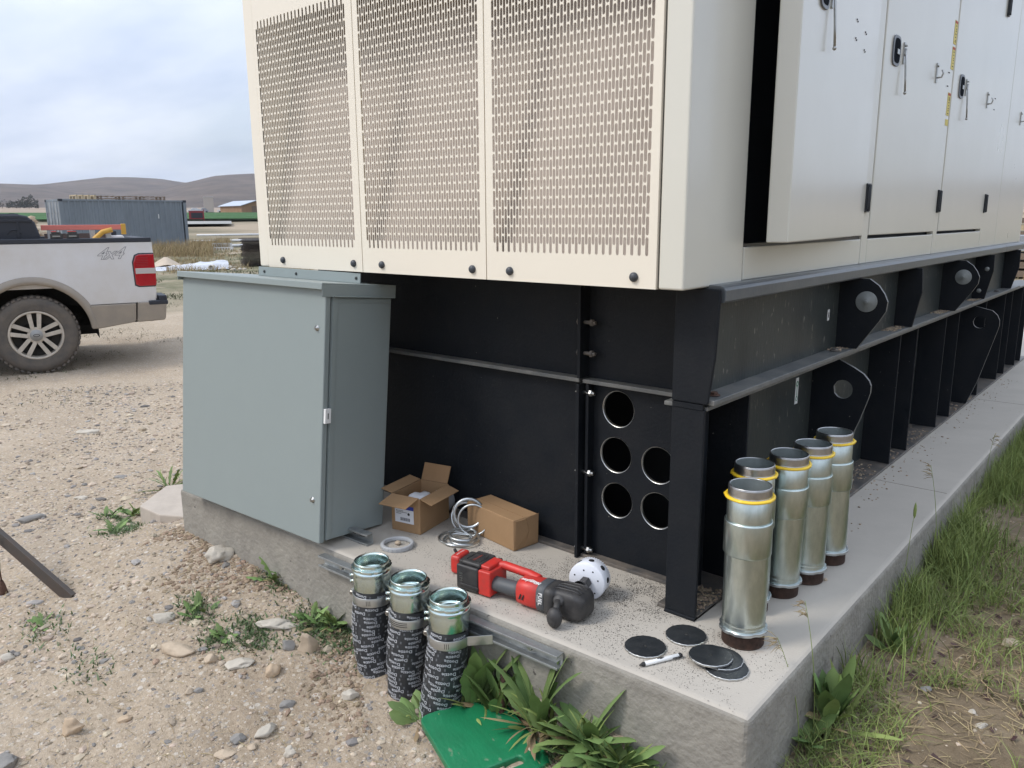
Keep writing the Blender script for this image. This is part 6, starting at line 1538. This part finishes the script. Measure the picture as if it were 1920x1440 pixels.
# white lattice crate, white pipes
MAT['whiteplas'] = mat('white_pipe_plastic', (.66, .66, .65), .5, var=.1, vscale=3)
p = polar(151.0, 44.0); T = thing('lattice_crate', 'white slatted crate standing in front of the white pipes', 'crate', (p.x, p.y, gz(p.x, p.y)), R(151-90))
for k in range(9): mb = MB(); mb.box(-.45+k*.11, -.39+k*.11, 0, .04, .03, .30); mb.build('slat', 'whiteplas', T)
mb = MB(); mb.box(-.46, .56, -.01, .05, .28, .33); mb.box(-.46, .56, -.01, .6, .0, .04); mb.box(-.46, .56, .55, .6, .04, .30); mb.build('crate_frame', 'whiteplas', T)
p = polar(151.2, 42.6); T = thing('white_rack', 'low white plastic rack in the weeds below the slatted crate', 'rack', (p.x, p.y, gz(p.x, p.y)), R(151-90))
mb = MB(); mb.box(-1.0, .75, 0, .03, .14, .18)
for k in range(14): mb.box(-1.0+k*.13, -.95+k*.13, 0, .03, 0, .14)
mb.build('rack_frame', 'whiteplas', T)
for i, (az, d, L_, z, lb) in enumerate([(150.3, 52, 4.6, .10, 'nearest bundle of white plastic pipes on the ground right of the container'), (149.9, 58, 5.2, .22, 'farther bundle of white plastic pipes right of the container'), (151.1, 46.5, 3.2, .08, 'short white pipes lying left of the slatted crate')]):
    p = polar(az, d); T = thing('pipe_bundle', lb, 'pipes', (p.x, p.y, gz(p.x, p.y)), R(az-90+8)); T['group'] = 'white pipes on the ground'
    for k in range(4): mb = MB(); mb.tube([(-L_/2+.1*k, .12*k, z), (L_/2, .12*k+.1, z)], .07, 8); mb.build('pipe', 'whiteplas', T)
# debris heap left of the container, red trailer, barn, silo, poles
p = polar(161.9, 41.5); mb = MB()
for i in range(40): mb.T = Matrix.Identity(4); r_ = rr.uniform(0, .9); a = rr.uniform(0, 6.3); h = (1.6-1.5*r_)*rr.random(); mb.ball((p.x+r_*math.cos(a)*1.1, p.y+r_*math.sin(a), gz(p.x, p.y)+h), rr.uniform(.12, .35), rr.uniform(.12, .3), rr.uniform(.08, .2), 7, 5, seed=i, amp=.9)
o = mb.build('rubble_heap', 'stone_orange'); tag(o, 'heap of tan broken blocks left of the container end', 'rubble heap')
p = polar(152.35, 118); T = thing('red_trailer', 'small dark red trailer just right of the container', 'trailer', (p.x, p.y, gz(p.x, p.y)), R(152.3-90))
MAT['dkred'] = mat('dark_red_paint', (.22, .03, .035), .6)
mb = MB(); mb.box(-1.0, .9, 0, 2, .45, 1.55); mb.box(.85, .95, -.02, 2.02, .1, 1.75); mb.build('trailer_body', 'dkred', T); mb = MB(); mb.box(-.7, .75, -.03, -.01, .6, 1.3); mb.build('trailer_panel', 'trim', T)
mb = MB(); mb.prism([(-1.1, 1.56), (-.2, 1.95), (.9, 1.66), (.9, 1.58)], 0, 2, 'y'); mb.build('trailer_cover', 'tarp', T)
p = polar(148.55, 268); T = thing('barn', 'far tan barn with a pale metal roof at the edge of the green field', 'barn', (p.x, p.y, ground_z(p.x, p.y)+.2), R(149.4-90+28))
MAT['barnwall'] = mat('tan_barn_boards', (.30, .19, .11), .85, var=.2, vscale=.5); MAT['barnroof'] = mat('pale_metal_roof', (.42, .46, .52), .45)
mb = MB(); mb.prism([(-5, 0), (-5, 2.2), (0, 3.7), (5, 2.2), (5, 0)], 0, 14, 'y'); mb.build('wall', 'barnwall', T)
mb = MB(); mb.prism([(-5.5, 2.08), (0, 3.73), (5.5, 2.08), (5.5, 2.25), (0, 3.93), (-5.5, 2.25)], -.6, 14.6, 'y'); mb.build('roof', 'barnroof', T)
mb = MB(); mb.box(-1.5, 1.5, -.05, -.02, .02, 2.1); mb.build('door', 'oldwood', T)
p = polar(151.55, 330); T = thing('silo', 'pale square grain tower in front of the dark hill', 'tower', (p.x, p.y, ground_z(p.x, p.y)), R(151.5-90)); 
mb = MB(); mb.box(-1.8, 1.8, 0, 3, 0, 5.6); mb.build('tower_wall', mat('pale_tower', (.40, .37, .33), .8), T, bevel=.05); mb = MB(); mb.box(-1.9, 1.9, -.1, 3.1, 5.61, 5.85); mb.build('tower_cap', 'alu', T)
for i, (az, d, s_, lb) in enumerate([(150.6, 290, 1.0, 'white vehicle far behind the green field'), (152.5, 300, .9, 'pale parked vehicle far behind the field left of the tower'), (151.9, 295, .7, 'small grey parked vehicle far behind the field near the tower'), (150.1, 310, .8, 'far grey vehicle left of the barn')]):
    p = polar(az, d); T = thing('parked_car', lb, 'car', (p.x, p.y, ground_z(p.x, p.y)), R(az-90)); T['group'] = 'vehicles far behind the field'
    mb = MB(); mb.prism([(-2.3*s_, .4), (-2.3*s_, 1.0), (-1.2*s_, 1.1), (-.8*s_, 1.7), (1.2*s_, 1.7), (1.7*s_, 1.1), (2.3*s_, 1.0), (2.3*s_, .4)], 0, 1.8, 'y'); mb.build('car_body', 'whiteplas' if i < 2 else 'container_l', T, bevel=.05)
    for x in (-1.4*s_, 1.4*s_): mb = MB(); mb.cyl((x, -.02, .38), (x, .2, .38), .36, 16); mb.build('wheel', 'trim', T)
p = polar(150.9, 120); mb = MB()
for k in range(7): mb.tube([(p.x+k*.5-2, p.y+k*.4-2, gz(p.x, p.y)+.05), (p.x+k*.55-2, p.y+k*.42-2, gz(p.x, p.y)+.5+.2*(k % 3))], .04, 5)
# tree clumps at the far left and by the far fields
MAT['fartree'] = mat('far_tree_foliage', (.045, .05, .035), .9, var=.4, vscale=.2, island=.3)
for i, (az, d, h, w2, lb) in enumerate([(163.3, 900, 8, 60, 'dark row of far trees at the left edge'), (161.9, 820, 12, 14, 'single dark far tree right of the far tree row'), (162.4, 860, 7, 20, 'low far bush between the tree row and the single tree')]):
    p = polar(az, d); z0 = ground_z(p.x, p.y); T = thing('tree', lb, 'tree', (p.x, p.y, z0), R(az-90)); n = 500; mb = MB(); r2 = random.Random(i)
    for k in range(n):
        u = r2.uniform(-1, 1)*w2/2; top = h*(.5+.5*noise.noise(Vector((u*.25, i, 0)))+.2); z = r2.random()*top; y = r2.uniform(-3, 3); s_ = r2.uniform(.5, 1.1)
        a, b_ = r2.uniform(0, 6.28), r2.uniform(-1, 1); dx, dz_ = math.cos(a)*s_, math.sin(a)*s_; mb.add([(u, y, z+1), (u+dx, y+b_, z+1+dz_), (u-dz_, y-b_, z+1+dx)], [(0, 1, 2)], False)
    mb.build('crown', 'fartree', T); mb = MB()
    for k in range(max(1, int(w2/12))): uu = -w2/2+w2*(k+.5)/max(1, int(w2/12)); mb.tube([(uu, 0, -.5), (uu+.3, 0, h*.5)], [.35, .15], 6)
    mb.build('trunk', 'oldwood', T)
# timber stacks beyond the far right end of the pad
for i, (az, d, z0, n2, lb) in enumerate([(98.0, 24, 0, 5, 'stack of grey timber beyond the far end of the generator'), (96.2, 30, 0, 7, 'second taller timber stack further behind the generator')]):
    p = polar(az, d); T = thing('timber_stack', lb, 'timber stack', (p.x, p.y, gz(p.x, p.y)), R(az-90))
    for k in range(n2):
        mb = MB()
        for q in range(6): mb.box(-1.3+rr.uniform(-.05, .05), 1.3+rr.uniform(-.08, .08), q*.22, q*.22+.19, .05+k*.22, .05+k*.22+.16)
        mb.build('timber_layer', random.choice(['oldwood', 'newwood', 'container_l']), T)
# dry grass tufts in the yard
def polar_pts(n, a0, a1, d0, d1, th, sc, k, pw=1.0):
    out = []
    while len(out) < n:
        a = random.uniform(a0, a1); d = d0+(d1-d0)*random.random()**pw; p = polar(a, d)
        if noise.noise(Vector((p.x*sc, p.y*sc, k))) < th: continue
        out.append((p.x, p.y, gz(p.x, p.y)-.01))
    return np.array(out)
P = polar_pts(9000, 145, 170, 24, 44, .06, .35, 3, 1.2); blades('dry_grass', P, rng.uniform(.08, .32, len(P)), .016, 'straw', 'dry tan grass tufts around the container', .6, 3)
P = polar_pts(2600, 151.5, 156.5, 38, 45.5, -.2, .3, 5); blades('dry_grass', P, rng.uniform(.3, .75, len(P)), .02, 'straw', 'tall dry grass along the foot of the container', .5, 3)
P = polar_pts(1800, 150.4, 152.9, 42, 50, -.1, .3, 8); blades('dry_grass', P, rng.uniform(.3, .7, len(P)), .02, 'straw', 'tall dry grass right of the container', .5, 3)
MAT['olive'] = mat('olive_scrub', (.10, .11, .055), .8, island=.4)
P = polar_pts(9000, 145, 170, 15, 42, .10, .5, 13, .8); blades('low_weeds', P, rng.uniform(.03, .16, len(P)), .02, 'olive', 'low olive green weeds spread over the yard', .8, 3, 'weeds')
P = polar_pts(4000, 145, 172, 7.5, 20, .16, .9, 17, .8); blades('low_weeds', P, rng.uniform(.01, .05, len(P)), .008, 'olive', 'tiny weeds on the gravel near the truck', .8, 3, 'weeds')
P = polar_pts(3000, 60, 100, 6, 30, -.1, .5, 19, .8); blades('dry_grass', P, rng.uniform(.05, .3, len(P)), .016, 'straw', 'dry grass beyond the far end of the pad', .6, 3)
# ------------------------------------------------------------------ air
mt = bpy.data.materials.new('haze_air'); mt.use_nodes = True; N = mt.node_tree.nodes; N.clear()
o_ = N.new('ShaderNodeOutputMaterial'); v_ = N.new('ShaderNodeVolumePrincipled'); v_.inputs['Color'].default_value = (.86, .90, 1.0, 1); v_.inputs['Density'].default_value = .00009; v_.inputs['Anisotropy'].default_value = .0
mt.node_tree.links.new(v_.outputs[0], o_.inputs['Volume'])
MAT['haze'] = mt
mb = MB(); mb.box(-9500, 9500, -9500, 9500, -6, 330); o = mb.build('haze', 'haze'); o['kind'] = 'stuff'; o['label'] = 'thin blue-grey haze over the distant hills'; o['category'] = 'haze'
